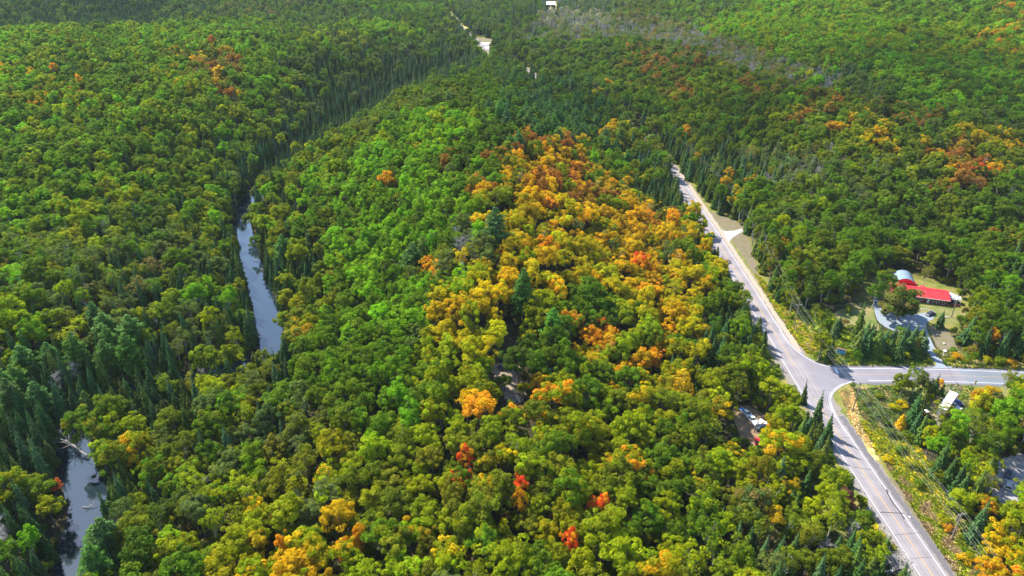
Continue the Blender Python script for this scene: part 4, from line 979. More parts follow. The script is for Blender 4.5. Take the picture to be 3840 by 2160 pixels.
SEEN_PX = [
    [(590, 560), (628, 560), (625, 610), (645, 650), (672, 700), (690, 750), (702, 800), (705, 850), (682, 885), (660, 905), (655, 860), (648, 800), (625, 745), (605, 680), (598, 620)],
    [(152, 1090), (213, 1050), (215, 1100), (215, 1150), (235, 1170), (240, 1240), (255, 1290), (240, 1330), (217, 1380), (217, 1449), (165, 1449), (175, 1390), (203, 1330), (212, 1280), (205, 1230), (172, 1170), (155, 1130)],
    [(1702, 432), (1714, 436), (1745, 480), (1785, 530), (1830, 550), (1870, 575), (1880, 620), (1900, 690), (1950, 790), (2000, 850), (2020, 885), (2060, 905), (2100, 914), (2576, 930), (2576, 972), (2380, 965), (2200, 962), (2115, 968), (2104, 985), (2150, 1060),
     (2200, 1140), (2270, 1245), (2330, 1340), (2405, 1449), (2318, 1449), (2268, 1380), (2222, 1310), (2205, 1290), (2140, 1187), (2108, 1130), (2100, 1100), (2075, 1055), (2042, 1040), (2020, 1000), (1990, 950), (1950, 900), (1938, 850), (1924, 802), (1885, 730), (1862, 690), (1795, 593), (1755, 527), (1725, 480)],
    [(2300, 722), (2385, 734), (2400, 745), (2410, 775), (2398, 785), (2300, 765)],
    [(2262, 688), (2295, 690), (2315, 715), (2300, 725), (2265, 716)],
    [(2195, 772), (2215, 770), (2240, 795), (2320, 800), (2330, 790), (2362, 785), (2350, 812), (2330, 830), (2345, 870), (2368, 915), (2345, 925), (2325, 835), (2240, 825), (2203, 800)],
    [(2105, 868), (2125, 868), (2125, 893), (2105, 893)],
    [(2370, 1018), (2395, 985), (2410, 990), (2395, 1020), (2376, 1030)],
    [(1245, 918), (1285, 918), (1308, 955), (1312, 1015), (1285, 1015), (1258, 972)],
    [(1850, 1022), (1888, 1026), (1922, 1055), (1918, 1085), (1898, 1122), (1876, 1105), (1852, 1062)],
    [(1185, 94), (1196, 95), (1238, 127), (1232, 130)],
    [(1293, 166), (1300, 167), (1360, 191), (1354, 193)],
    [(1080, 0), (1090, 0), (1094, 10), (1086, 10)],
    [(1120, 22), (1135, 32), (1150, 48), (1140, 46)],
    [(1375, 2), (1400, 2), (1400, 22), (1375, 22)],
    [(2530, 1170), (2576, 1170), (2576, 1240), (2530, 1240)],
]
HARD_PX = [p for p in SEEN_PX[3:] if p[0] not in ((1080, 0), (1120, 22))]
HARD_PX += [[(2345, 1035), (2385, 980), (2415, 985), (2412, 1015), (2395, 1040)], [(2255, 685), (2300, 685), (2325, 712), (2400, 728), (2425, 745), (2420, 790), (2300, 772), (2260, 720)]]
MW, MH = 644, 362
_gx, _gy = np.meshgrid((np.arange(MW) + .5) * 4, (np.arange(MH) + .5) * 4)
SEEN, HARD = np.zeros((MH, MW), bool), np.zeros((MH, MW), bool)
for p in HARD_PX:
    HARD |= inside(p, _gx, _gy)
for p in SEEN_PX:
    SEEN |= inside(p, _gx, _gy)

# ------------------------------------------------------------------ the forest: where every tree stands
T = []                      # one dict a tree
CELL = 5.0
GRID = {}


def tint_of(key, r, bright=.16, hue=.10):
    c = np.array(PAL[key][0]) * math.exp(r.normal(0, bright))
    return np.clip(c * np.exp(r.normal(0, hue, 3) * np.array([1, .5, 1])), .003, .8)


def add_tree(k, x, y, h, rr, tone, tone2=None, turn=-1.0, label=None, var=None, r=RNG, z=None, bright=.115, sink=0.0):
    K0 = KINDS[k]
    z = (float(terrain(x, y)) if z is None else z) - sink
    t = dict(k=k, sx=1.0 + r.uniform(-.12, .12), x=x, y=y, z=z, h=h, r=rr, sz=h / K0['h'], sr=rr / K0['r'], rot=r.uniform(0, 6.283),
             var=r.randint(len(K0['var'])) if var is None else var, tone=tone, tint=tint_of(tone, r, bright), tone2=tone2,
             tint2=tint_of(tone2 or tone, r), turn=turn, label=label, tilt=(r.normal(0, .03), r.normal(0, .03)))
    T.append(t)
    GRID.setdefault((int(x // CELL), int(y // CELL)), []).append((x, y, rr))
    return t


def crowded(x, y, rr, f):
    i, j = int(x // CELL), int(y // CELL)
    for a in (i - 2, i - 1, i, i + 1, i + 2):
        for b in (j - 2, j - 1, j, j + 1, j + 2):
            for (u, v, q) in GRID.get((a, b), ()):
                if (u - x) ** 2 + (v - y) ** 2 < (f * (rr + q)) ** 2:
                    return True
    return False


def special(k, px, py, h, rr, tone, label, tone2=None, turn=-1.0, crown=False, var=None, sink=0.0):
    """A tree of its own: the photo point (3840 wide) of its foot, or of the middle of its crown."""
    x, y, z = ground_at(float(px), float(py), h * .62 if crown else 0.0)
    return add_tree(k, float(x), float(y), h, rr, tone, tone2, turn, label, var, z=float(terrain(float(x), float(y))), bright=.03, sink=sink)


special('maple_tree', 3366, 1197, 25.5, 9.6, 'so', "big round olive tree in front of the red roofed house", 'br', .25, sink=8.0, var=3)
special('aspen_tree', 2203, 1208, 22, 7.0, 'g', "tall green tree with bare pale forked trunk among golden maples", None, -1, var=1)
special('maple_tree', 1945, 1464, 19, 5.6, 'dg', "dark green tree with two dark trunks over the dirt clearing", 'g', .3)
special('pine_tree', 1865, 985, 25, 4.6, 'pn', "big blue green pine standing alone among the yellow maples")
special('pine_tree', 1962, 1215, 23, 4.2, 'pg', "fresh green pine rising above yellow maples left of the forked tree")
special('pine_tree', 1075, 1020, 20, 4.2, 'pg', "slim green pine on the lime green aspen slope")
special('pine_tree', 1545, 1075, 20, 4.6, 'pn', "blue green pine at the edge of the yellow maples")
special('pine_tree', 372, 2035, 14, 3.6, 'pg', "feathery pale green pine on the river bank at the lower end", crown=True)
special('pine_tree', 520, 1345, 20, 5.2, 'pg', "broad layered pine among dark spruces west of the river")
special('pine_tree', 425, 1330, 19, 5.0, 'pg', "second broad layered pine beside the dark spruces, nearer the picture edge")
special('pine_tree', 130, 1450, 18, 4.5, 'pg', "bluish layered pine in the spruces near the picture edge")
special('maple_tree', 1120, 1260, 16, 6.4, 'ol', "wide dome shaped golden olive willow beside the river", 'go', .35, crown=True)
special('maple_tree', 3160, 1886, 11, 4.3, 'pu', "purple brown round tree beside the main road", None, crown=True)
special('maple_tree', 2215, 1265, 16, 4.6, 'or', "bright orange maple in front of the forked tree", 'go', .35, crown=True)
special('maple_tree', 2290, 1262, 16, 4.2, 'or', "orange maple beside the bright orange one", 'rb', .3, crown=True)
special('maple_tree', 2395, 985, 16, 4.4, 'or', "glowing orange red maple high on the golden slope", 'rd', .12, crown=True)
special('maple_tree', 3700, 1490, 15, 4.6, 'go', "bright golden orange maple behind the white trailer", 'or', .5, crown=True)
special('maple_tree', 3712, 1258, 11, 3.4, 'or', "small orange maple at the roadside beyond the side road", 'go', .3, crown=True)
special('maple_tree', 203, 1822, 6, 2.6, 'rd', "crimson red shrubby tree on the river bank", 'rb', .3, crown=True)
special('maple_tree', 857, 1308, 7, 2.0, 'rd', "small crimson tree among the river spruces", None, crown=True)
special('spruce_tree', 3052, 1612, 17, 2.6, 'sp', "tall pointed spruce leaning over the edge of the main road")
special('spruce_tree', 3012, 1515, 11, 1.5, 'sp', "thin dark spire at the west edge of the junction")
special('spruce_tree', 3092, 1668, 13, 2.8, 'sp', "dark spruce at the road edge below the pointed spire")
special('spruce_tree', 3521, 1228, 8.5, 2.5, 'sp', "lone dark spruce beside the black car")
special('maple_tree', 3708, 1800, 8, 3, 'go', "gold and green maple hiding the maroon car", 'or', .3, crown=True)
special('maple_tree', 3860, 1850, 11, 4, 'yg', "bright yellow green maple by the grey lot", 'lg', .3, crown=True)
special('birch_tree', 3620, 1700, 15, 3.8, 'ol', "leaning birch with twin white trunks beside the trailer lot", 'gg', .4)
special('birch_tree', 3758, 1500, 14, 3.0, 'ol', "white stemmed birch behind the golden orange maple")
special('birch_tree', 3458, 1078, 13, 3.0, 'ol', "thin white trunked birch behind the red roof", 'br', .3)
special('bare_tree', 3172, 2070, 12, 2.6, 'gr', "grey dead spruce by the guard posts", var=1)
special('bare_tree', 3350, 2175, 8, 4.0, 'gr', "bleached bare tree with tangled branches at the roadside", var=0)
special('birch_tree', 2870, 2040, 16, 3.4, 'go', "tall pale trunked tree with golden leaves in a dark gap", 'ol', .3)
special('spruce_tree', 2750, 2085, 14, 2.6, 'sb', "bluish spruce in front of the tall pale trunk")
special('spruce_tree', 2910, 1840, 15, 2.6, 'sb', "grey blue spruce standing in yellow maples by the road", var=2)
special('spruce_tree', 725, 1695, 12, 1.6, 'sp', "thin dark spire in the olive wood east of the river")
special('cedar_tree', 355, 1590, 15, 3.4, 'so', "broad lit cedar on the bend of the river")
special('cedar_tree', 440, 1560, 12, 2.4, 'so', "cedar beside the broad one on the river bend")
special('birch_tree', 1625, 1080, 14, 3.0, 'gg', "thin grey birch with rusty leaves at the edge of the golden maples", 'or', .4, crown=True)
special('birch_tree', 1800, 900, 17, 5.2, 'gg', "big grey green thin leaved tree above the single pine", 'lg', .3, crown=True)
special('maple_tree', 2700, 1540, 14, 5.0, 'ol', "brown olive maple next to the cluttered clearing", 'go', .3, crown=True)
special('maple_tree', 2905, 1620, 10, 3.2, 'yg', "yellow green maple overhanging the scrap heap", 'or', .2, crown=True)
special('maple_tree', 2745, 1700, 10, 3.8, 'yg', "yellow maple below the cluttered clearing", 'go', .5, crown=True)
special('maple_tree', 2035, 1480, 12, 3.8, 'go', "golden orange maple by the dirt clearing", 'or', .5, crown=True)
special('maple_tree', 1900, 1560, 11, 3.4, 'ol', "orange brown maple under the dirt clearing", 'or', .5, crown=True)
for i, (px, py, n) in enumerate([(1755, 1720, 'r'), (1712, 1838, 'r'), (1950, 1835, 'r'), (2238, 1895, 'r'), (1352, 2008, 'o'), (2140, 2028, 'r'), (1060, 2045, 'o'), (1960, 1890, 'o')]):
    special('maple_tree', px, py, 16.0, 2.7 if n == 'r' else 2.1, 'rd' if n == 'r' else 'or',
            ["crimson maple top poking through the olive canopy", "largest scarlet maple in the lower wood, two crowns wide", "scarlet maple beside a pale bare crown", "small scarlet maple in yellow green canopy near the road side of the lower wood",
             "orange red maple low on the western lower wood", "tiny red maple low in the middle of the wood", "small orange maple in the golden lower west wood", "amber maple just below the scarlet one"][i], 'or', .35, crown=True)
special('birch_tree', 3531, 1532, 8.5, 2.7, 'yg', "thin yellow green tree covering the lower end of the white trailer", 'lg', .3, crown=True)
for px, py, h, rr, k, tone, lb in [(2470, 618, 16, 4.4, 'maple_tree', 'ol', "olive maple at the west road edge where the road is lost behind the ridge"), (2440, 588, 18, 5.0, 'aspen_tree', 'g', "wide green aspen leaning over the road's vanishing end"),
                                  (2406, 558, 18, 5.2, 'maple_tree', 'g', "mid green maple screening the far road, nearest of three"), (2374, 526, 18, 5.2, 'maple_tree', 'dg', "dark maple screening the far road, middle of three"),
                                  (2345, 496, 18, 5.0, 'aspen_tree', 'g', "green aspen screening the far road, farthest of three"), (2318, 467, 17, 5.0, 'maple_tree', 'ol', "olive maple beyond the trees that screen the far road"),
                                  (2292, 440, 17, 5.0, 'maple_tree', 'g', "last green maple before the far road is lost")]:
    special(k, px, py, h, rr, tone, lb)
special('maple_tree', 3325, 1052, 16, 5.2, 'g', "green maple crowding the west side of the arched shed", 'ol', .2, crown=True)
special('aspen_tree', 3290, 1085, 15, 3.6, 'g', "green aspen just west of the arched shed", None, -1, crown=True)
# the planted spruce screen before the house
ORD = 'first second third fourth fifth sixth seventh eighth ninth tenth eleventh twelfth thirteenth fourteenth fifteenth sixteenth'.split()
for i in range(11):
    h = RNG.uniform(9, 13.5)
    special('spruce_tree', 3195 + i * 25.3 + RNG.uniform(-5, 5), 1336 + RNG.uniform(-5, 5), h, RNG.uniform(3.1, 3.9), 'so' if i % 3 == 0 else 'sb' if i % 3 == 1 else 'sp',
            f"{ORD[i]} spruce from the west in the front row of the roadside screen")
for i in range(10):
    special('spruce_tree', 3205 + i * 26 + RNG.uniform(-6, 6), 1313 + RNG.uniform(-5, 4), RNG.uniform(10.5, 13), RNG.uniform(3.0, 3.7), 'so' if i % 3 == 0 else 'sb',
            f"{ORD[i]} spruce from the west in the back row of the screen")
for i in range(3):
    special('maple_tree', 3262 + i * 70 + RNG.uniform(-6, 6), 1330, 8, 2.6, ['so', 'ol', 'br'][i], ["olive broadleaf tree squeezed into the spruce screen", "yellow olive broadleaf tree squeezed into the spruce screen", "brownish broadleaf tree squeezed into the spruce screen"][i])
special('spruce_tree', 3243, 1268, 8.5, 2.2, 'sp', "short dark spruce behind the screen, its western end")
special('spruce_tree', 3264, 1272, 8.0, 2.1, 'sp', "short dark spruce behind the screen, second one")
# the clump at the mouth of the trailer lot
for (px, py, h, rr, k, tone, lb) in [(3375, 1490, 11, 3.6, 'maple_tree', 'ol', "olive tree in the clump by the trailer lot, its west side"), (3420, 1475, 12.5, 3.4, 'birch_tree', 'ol', "thin olive tree in the clump by the trailer lot"),
                                     (3445, 1500, 12, 3.4, 'maple_tree', 'so', "tallest dark olive tree in the clump by the trailer lot"), (3425, 1515, 8, 2.4, 'spruce_tree', 'sp', "stout spruce in front of the clump by the trailer lot"),
                                     (3490, 1487, 10.5, 2.0, 'spruce_tree', 'sp', "taller spruce on the east side of the trailer lot clump"), (3510, 1478, 7, 1.8, 'maple_tree', 'go', "small rusty gold tree on the east side of the trailer lot clump"),
                                     (3526, 1484, 6, 1.5, 'spruce_tree', 'sp', "little spruce at the gravel entrance")]:
    special(k, px, py, h, rr, tone, lb)
# the two small spruces in front of the far barn
special('spruce_tree', 2052, 35, 8, 4.0, 'sp', "dark small spruce at the west corner of the far barn")
special('spruce_tree', 2076, 36, 8, 4.0, 'sp', "dark small spruce before the middle of the far barn")

_v = RNG
for px, py, h, rr, k, tone, lb in [
    (3128, 1262, 9.5, 2.4, 'spruce_tree', 'sb', "stout spruce standing alone in the corner grass behind the notice board"), (3142, 1242, 8.0, 2.0, 'spruce_tree', 'sp', "smaller spruce just behind the stout one in the corner grass"),
    (3078, 1215, 7, 2.6, 'maple_tree', 'ol', "small gold and olive tree by the wires above the junction"), (3095, 1238, 6, 2.2, 'maple_tree', 'g', "small green tree by the wires above the junction"),
    (3056, 1190, 7, 2.2, 'birch_tree', 'ol', "thin young birch beside the pole in the goldenrod"), (3172, 1170, 4.0, 2.4, 'leafy_shrub', 'ol', "olive bush at the edge of the lawn, under the forest"),
    (3160, 1225, 3.5, 2.2, 'leafy_shrub', 'br', "brownish bush in the corner grass"), (3185, 1240, 3.0, 1.8, 'leafy_shrub', 'g', "green bush between lawn and spruce screen"),
    (3010, 1180, 4, 2.2, 'leafy_shrub', 'g', "green bush below the wires upslope of the goldenrod pole"), (2985, 1140, 4.5, 2.4, 'leafy_shrub', 'yg', "yellow green bush below the wires near the brown verge"),
    (3335, 1135, 4.0, 2.0, 'leafy_shrub', 'yg', "bright bush under the eaves of the red house"), (3570, 1325, 3.2, 2.0, 'leafy_shrub', 'g', "green bush behind the white capped pillar"),
    (3585, 1345, 3.0, 1.9, 'leafy_shrub', 'go', "golden bush beside the driveway mouth"), (3560, 1355, 2.4, 1.6, 'leafy_shrub', 'yg', "yellow green bush at the corner of driveway and side road"),
    (3650, 1340, 3.0, 1.7, 'leafy_shrub', 'or', "orange bush at the foot of the bare thin pole"), (3690, 1362, 3.6, 2.2, 'leafy_shrub', 'yg', "yellow green bush along the far side of the side road"),
    (3740, 1368, 4.0, 2.4, 'leafy_shrub', 'g', "big green bush along the far side of the side road"), (3790, 1372, 3.6, 2.2, 'leafy_shrub', 'go', "golden bush along the far side of the side road"),
    (3620, 1362, 2.2, 1.6, 'leafy_shrub', 'ol', "olive bush low on the bank above the side road"), (3250, 1520, 2.6, 2.0, 'leafy_shrub', 'gg', "grey green bush nearest the corner pole"),
    (3290, 1560, 3.2, 2.6, 'leafy_shrub', 'gg', "wide grey green bush in the corner plot"), (3320, 1590, 2.8, 2.4, 'leafy_shrub', 'dg', "dark bush in the corner plot"),
    (3350, 1545, 2.8, 2.2, 'leafy_shrub', 'yg', "yellow green bush in the corner plot"), (3380, 1530, 3.0, 2.2, 'leafy_shrub', 'go', "golden bush by the riding mower"),
    (3300, 1500, 2.8, 2.2, 'leafy_shrub', 'ol', "olive bush behind the corner pole"), (3340, 1640, 3.0, 2.4, 'leafy_shrub', 'gg', "grey green bush below the corner plot"),
    (3375, 1610, 6.5, 1.7, 'cedar_tree', 'go', "narrow golden young tree standing alone in the corner plot"), (3400, 1650, 3.5, 2.2, 'leafy_shrub', 'g', "green bush behind the narrow golden tree"),
    (3380, 1700, 3.0, 2.2, 'leafy_shrub', 'g', "green bush under the wires, upper one"), (3420, 1760, 3.2, 2.2, 'leafy_shrub', 'yg', "yellow bush under the wires, middle one"),
    (3450, 1830, 3.0, 2.0, 'leafy_shrub', 'g', "green bush under the wires, lower one"), (3530, 1960, 3.0, 2.0, 'leafy_shrub', 'yg', "yellow green bush by the nearest pole"),
    (3545, 1985, 2.6, 1.6, 'leafy_shrub', 'or', "orange bush by the nearest pole"), (3620, 2110, 2.8, 1.8, 'leafy_shrub', 'yl', "bright yellow bush at the bottom edge beside the road verge"), (3330, 1730, 2.4, 1.8, 'leafy_shrub', 'yl', "yellow goldenrod bush on the verge"),
    (3320, 2085, 3.2, 2.0, 'leafy_shrub', 'yg', "yellow green bush between short pole and guide rail"),
    (3350, 2125, 3.0, 1.8, 'leafy_shrub', 'go', "golden bush beside the lower guide rail"), (3300, 2055, 3.0, 1.8, 'leafy_shrub', 'yl', "yellow bush at the foot of the short pole"),
    (1965, 1440, 4.5, 2.4, 'leafy_shrub', 'gg', "greyish bush round the white tank"), (1893, 1470, 7, 2.6, 'maple_tree', 'g', "green young maple west of the pale planks"),
    (1960, 1492, 6, 2.2, 'maple_tree', 'yg', "yellow green young maple east of the pale planks")]:
    special(k, px, py, h, rr, tone, lb, 'yl' if tone in ('go', 'yg') else None, .25 if tone in ('go', 'yg') else -1)


def candidates():
    out = []
    for y0, y1, s in ((92, 520, 3.1), (520, 860, 3.7), (860, 1620, 4.6)):
        ys = np.arange(y0, y1, s * .87)
        for j, yy in enumerate(ys):
            w = .735 * yy + 70
            xs = np.arange(-w, w, s) + (s / 2 if j % 2 else 0)
            out.append(np.stack([xs, np.full(len(xs), yy)], 1) + RNG.uniform(-.38, .38, (len(xs), 2)) * s)
    return np.concatenate(out)


C = candidates()
dr, sd = dist_to(ROAD, C[:, 0], C[:, 1])
ok = np.where(sd > 0, dr > np.where(C[:, 1] > 400, 5.6, 8.0), dr > np.where(C[:, 1] > 430, 7.0, 9.5))
ok &= dist_to(SIDE, C[:, 0], C[:, 1])[0] > 8.5
ok &= dist_to(RIVER, C[:, 0], C[:, 1])[0] > 5.8
for p in OPEN:
    ok &= ~inside(p, C[:, 0], C[:, 1])
C = C[ok]
C = C[RNG.permutation(len(C))]
key = stand_key(C[:, 0], C[:, 1]) + RNG.normal(0, .011, (len(C), 2))
stand_i = np.empty(len(C), int)
for a in range(0, len(C), 4000):
    d2 = ((key[a:a + 4000, None, :] - SKEY[None]) ** 2).sum(-1)
    stand_i[a:a + 4000] = d2.argmin(1)
CZ = terrain(C[:, 0], C[:, 1])
HR = {'M': (11, 20, 2.9, 6.0), 'A': (12, 20, 2.4, 4.5), 'B': (12, 17, 2.8, 4.4), 'S': (10, 20, 1.9, 3.3), 'C': (7, 12.5, 1.3, 2.3), 'P': (16, 22, 3.2, 4.6), 'D': (8, 14, 1.6, 2.6)}
FACT = {'M': .55, 'A': .56, 'B': .55, 'S': .56, 'C': .56, 'P': .56, 'D': .50}
_rx = sorted(HR)
rnd = RNG.uniform(0, 1, (len(C), 6))
SF, SU = (v.ravel() for v in np.meshgrid([.2, .4, .6, .8, 1.0], [-.95, -.5, 0, .5, .95]))
for i in range(len(C)):
    st = stands[stand_i[i]]
    sp, w = st[2]
    a = sp[int(np.searchsorted(np.cumsum(w), rnd[i, 0] * .9999))]
    h0, h1, r0, r1 = HR[a]
    q = rnd[i, 1]
    h = h0 + (h1 - h0) * q
    rr = r0 + (r1 - r0) * (.6 * q + .4 * rnd[i, 2])
    x, y, z = C[i, 0], C[i, 1], CZ[i]
    if y > 700:
        rr *= 1.08
    if crowded(x, y, rr, FACT[a]):
        continue
    # keep the photo's open sights open
    hit = 0
    if y < 1400:
        wd = rr * (SU if a not in 'SC' else SU * (1.05 - SF))
        px, py, _ = proj(x + wd, y, z + h * SF)
        mi, mj = (px / (K * 4)).astype(int), (py / (K * 4)).astype(int)
        in_ = (mi >= 0) & (mi < MW) & (mj >= 0) & (mj < MH)
        hit = SEEN[mj[in_], mi[in_]].sum() + 5 * HARD[mj[in_], mi[in_]].sum()
    if hit > 4 + (x < 0) * 2:
        continue
    if a in 'SCPD':
        cs = CON[a]
        tone = cs[int(np.searchsorted(np.cumsum([c[1] for c in cs]), rnd[i, 3] * .9999))][0]
        tone2, turn = None, -1.0
    else:
        pk, pw = st[3]
        tone = pk[int(np.searchsorted(np.cumsum(pw), rnd[i, 3] * .9999))]
        tone2 = pk[int(np.searchsorted(np.cumsum(pw), rnd[i, 4] * .9999))]
        if tone == 'rd' or tone2 == 'rd':
            tone, tone2 = ('g' if tone == 'rd' else tone), 'rd'
            turn = .25
        else:
            turn = rnd[i, 5] * .42
            if tone == 'or' and rnd[i, 2] < .5:
                tone, tone2, turn = 'go', 'or', .15 + .4 * rnd[i, 5]
            if y < 235 and tone in ('go', 'or', 'yl') and rnd[i, 1] < .93 and sum(w_ for k_, w_ in zip(pk, pw) if k_ in ('go', 'or', 'yl', 'rb')) < .42:
                tone, tone2, turn = 'yg', tone, .08 + .4 * rnd[i, 5]
    add_tree(KIND_OF[a], x, y, h, rr, tone, tone2, turn, z=z)

# ------------------------------------------------------------------ which trees show largest
TX, TY, TZ = (np.array([t[k] for t in T]) for k in 'xyz')
TH_, TR_ = np.array([t['h'] for t in T]), np.array([t['r'] for t in T])
cpx, cpy, czc = proj(TX, TY, TZ + TH_ * .62)
S4 = 4.0
free = np.ones((540, 960), bool)
vis = np.zeros(len(T))
for i in np.argsort(czc):
    t = T[i]
    narrow = t['k'] in ('spruce_tree', 'cedar_tree')
    hw = t['r'] * FPX / czc[i] / S4 * (.62 if narrow else .95)
    hh = t['h'] * .40 * CT * FPX / czc[i] / S4 + hw * .35
    cx, cy = cpx[i] / S4, cpy[i] / S4
    x0, x1, y0, y1 = int(max(0, cx - hw)), int(min(959, cx + hw)) + 1, int(max(0, cy - hh)), int(min(539, cy + hh)) + 1
    if x0 >= x1 or y0 >= y1 or x1 <= 0 or y1 <= 0 or x0 > 959 or y0 > 539:
        continue
    yy, xx = np.mgrid[y0:y1, x0:x1]
    el = ((xx - cx) / max(hw, .5)) ** 2 + ((yy - cy) / max(hh, .5)) ** 2 <= 1
    sub = free[y0:y1, x0:x1]
    vis[i] = (el & sub).sum()
    sub[el] = False

single = np.zeros(len(T), bool)
for k in KINDS:
    ii = np.array([i for i, t in enumerate(T) if t['k'] == k])
    if not len(ii):
        continue
    sc = vis[ii] + np.array([1e6 if T[i]['label'] and vis[i] > 0 else 0 for i in ii])
    o = ii[np.argsort(-sc)]
    single[[i for i in o[:300] if vis[i] > 3 or T[i]['label']]] = True

# ------------------------------------------------------------------ labels that tell the single trees apart
PLAIN = {'maple_tree': 'maple', 'aspen_tree': 'aspen', 'birch_tree': 'birch', 'spruce_tree': 'spruce', 'cedar_tree': 'cedar', 'pine_tree': 'pine', 'bare_tree': 'bare tree', 'leafy_shrub': 'shrub'}


def tone_word(t):
    return PAL[t['tone']][1]


def place_of(i):
    t = T[i]
    d, s = dist_to(RIVER, t['x'], t['y']); d, s = d[0], s[0]
    e, g = dist_to(ROAD, t['x'], t['y']); e, g = e[0], g[0]
    if d < 16: return "on the river bank"
    if d < 45: return "in the river valley"
    if e < 17: return "along the main road"
    if abs(t['x'] - HOUSE_AT[0]) < 40 and abs(t['y'] - HOUSE_AT[1]) < 35: return "around the red house"
    if g < 0:
        if dist_to(SIDE, t['x'], t['y'])[0][0] < 60 and t['y'] < 215: return "near the trailer lot"
        return "east of the road"
    if s > 0: return "west of the river"
    if t['y'] < 200: return "in the lower wood"
    return "on the middle ridge"


S_i = np.nonzero(single)[0]
sx1, sy1 = cpx[S_i], cpy[S_i]
by_kind_h = {k: np.quantile([T[i]['h'] for i in S_i if T[i]['k'] == k] or [0], [.3, .7]) for k in KINDS}
by_kind_r = {k: np.quantile([T[i]['r'] for i in S_i if T[i]['k'] == k] or [0], [.3, .7]) for k in KINDS}


def size_word(t):
    a, b = np.searchsorted(by_kind_h[t['k']], t['h']), np.searchsorted(by_kind_r[t['k']], t['r'])
    return [["small", "low", "broad"], ["slim", "mid-sized", "wide"], ["slender", "tall", "big"]][int(a)][int(b)]


used = {}
for n, i in enumerate(S_i):
    t = T[i]
    t['place'] = place_of(i)
    if t['label']:
        used[t['label']] = used.get(t['label'], 0) + 1
        continue
    dx, dy = sx1 - sx1[n], sy1 - sy1[n]
    dd = np.hypot(dx, dy)
    dd[n] = 1e9
    side_l = np.where((dx < 0) & (np.abs(dy) < -dx), dd, 1e9)
    side_r = np.where((dx > 0) & (np.abs(dy) < dx), dd, 1e9)
    front = np.where((dy > 0) & (np.abs(dx) < dy), dd, 1e9)
    back = np.where((dy < 0) & (np.abs(dx) < -dy), dd, 1e9)

    def nm(arr):
        j = int(arr.argmin())
        if arr[j] > 500: return None
        q = T[S_i[j]]
        return f"{PAL[q['tone']][1]} {PLAIN[q['k']]}"
    turned = t['turn'] > .2 and t['tone2'] and t['tone2'] != t['tone']
    head = f"{size_word(t)} {tone_word(t)} {PLAIN[t['k']]}"
    L, R, F, B = nm(side_l), nm(side_r), nm(front), nm(back)
    opts = []
    if L and R: opts += [f"{head} {t['place']} between {L} and {R}"]
    if F and B: opts += [f"{head} {t['place']} behind {F}, before {B}"]
    if F and L: opts += [f"{head} {t['place']} behind {F}, beside {L}"]
    if B and R: opts += [f"{head} {t['place']} before {B}, beside {R}"]
    if F and R: opts += [f"{head} behind {F}, {R} to its right"]
    if B and L: opts += [f"{head} before {B}, {L} to its left"]
    if F: opts += [f"{head} {t['place']} behind {F}"]
    opts = [o for o in opts if len(o.replace('-', ' ').split()) <= 16] or [f"{head} {t['place']}"]
    for o in opts:
        if o not in used:
            break
    t['label'] = o
    used[o] = used.get(o, 0) + 1


same = {}
for n, i in enumerate(S_i):
    same.setdefault(T[i]['label'], []).append((sx1[n], i))
for lb, v in same.items():
    if len(v) > 1:
        for o, (_, i) in zip(ORD, sorted(v)):
            pass
alike = {}
for lb, v in same.items():
    if len(v) > 1:
        for _, i in v:
            alike.setdefault(f"{size_word(T[i])} {tone_word(T[i])} {PLAIN[T[i]['k']]} {T[i]['place']}", []).append((cpx[i], i))
for base, v in alike.items():
    for n, (_, i) in enumerate(sorted(v)):
        T[i]['label'] = f"{base}, {ORD[n % 16] if n < 16 else 'further ' + ORD[n % 16]} from the west"


def put(t, name, group):
    """One tree with its own trunk and crown; the meshes are shared between trees of a kind."""
    c, tr = KINDS[t['k']]['var'][t['var']]
    root = thing(name, t['label'], PLAIN[t['k']] if t['k'] in ('bare_tree', 'leafy_shrub') else "tree", (t['x'], t['y'], t['z']), t['rot'], group)
    root.rotation_euler = (t['tilt'][0], t['tilt'][1], t['rot'])
    root.scale = (t['sr'] * t['sx'], t['sr'] / t['sx'], t['sz'])
    a = link('trunk', tr, root)
    b = link('branches' if t['k'] == 'bare_tree' else 'crown', c, root)
    if t['k'] != 'bare_tree':
        b['tint'] = [float(v) for v in t['tint']] + [1.0]
        b['tint2'] = [float(v) for v in t['tint2']] + [1.0]
        b['turn'] = float(t['turn'])
    return root, a, b


SOURCE = {}
for i in S_i:
    t = T[i]
    root, a, b = put(t, t['k'], f"{PLAIN[t['k']]}s {t['place']}")
    SOURCE.setdefault(t['k'], {}).setdefault(t['var'], (b, a))


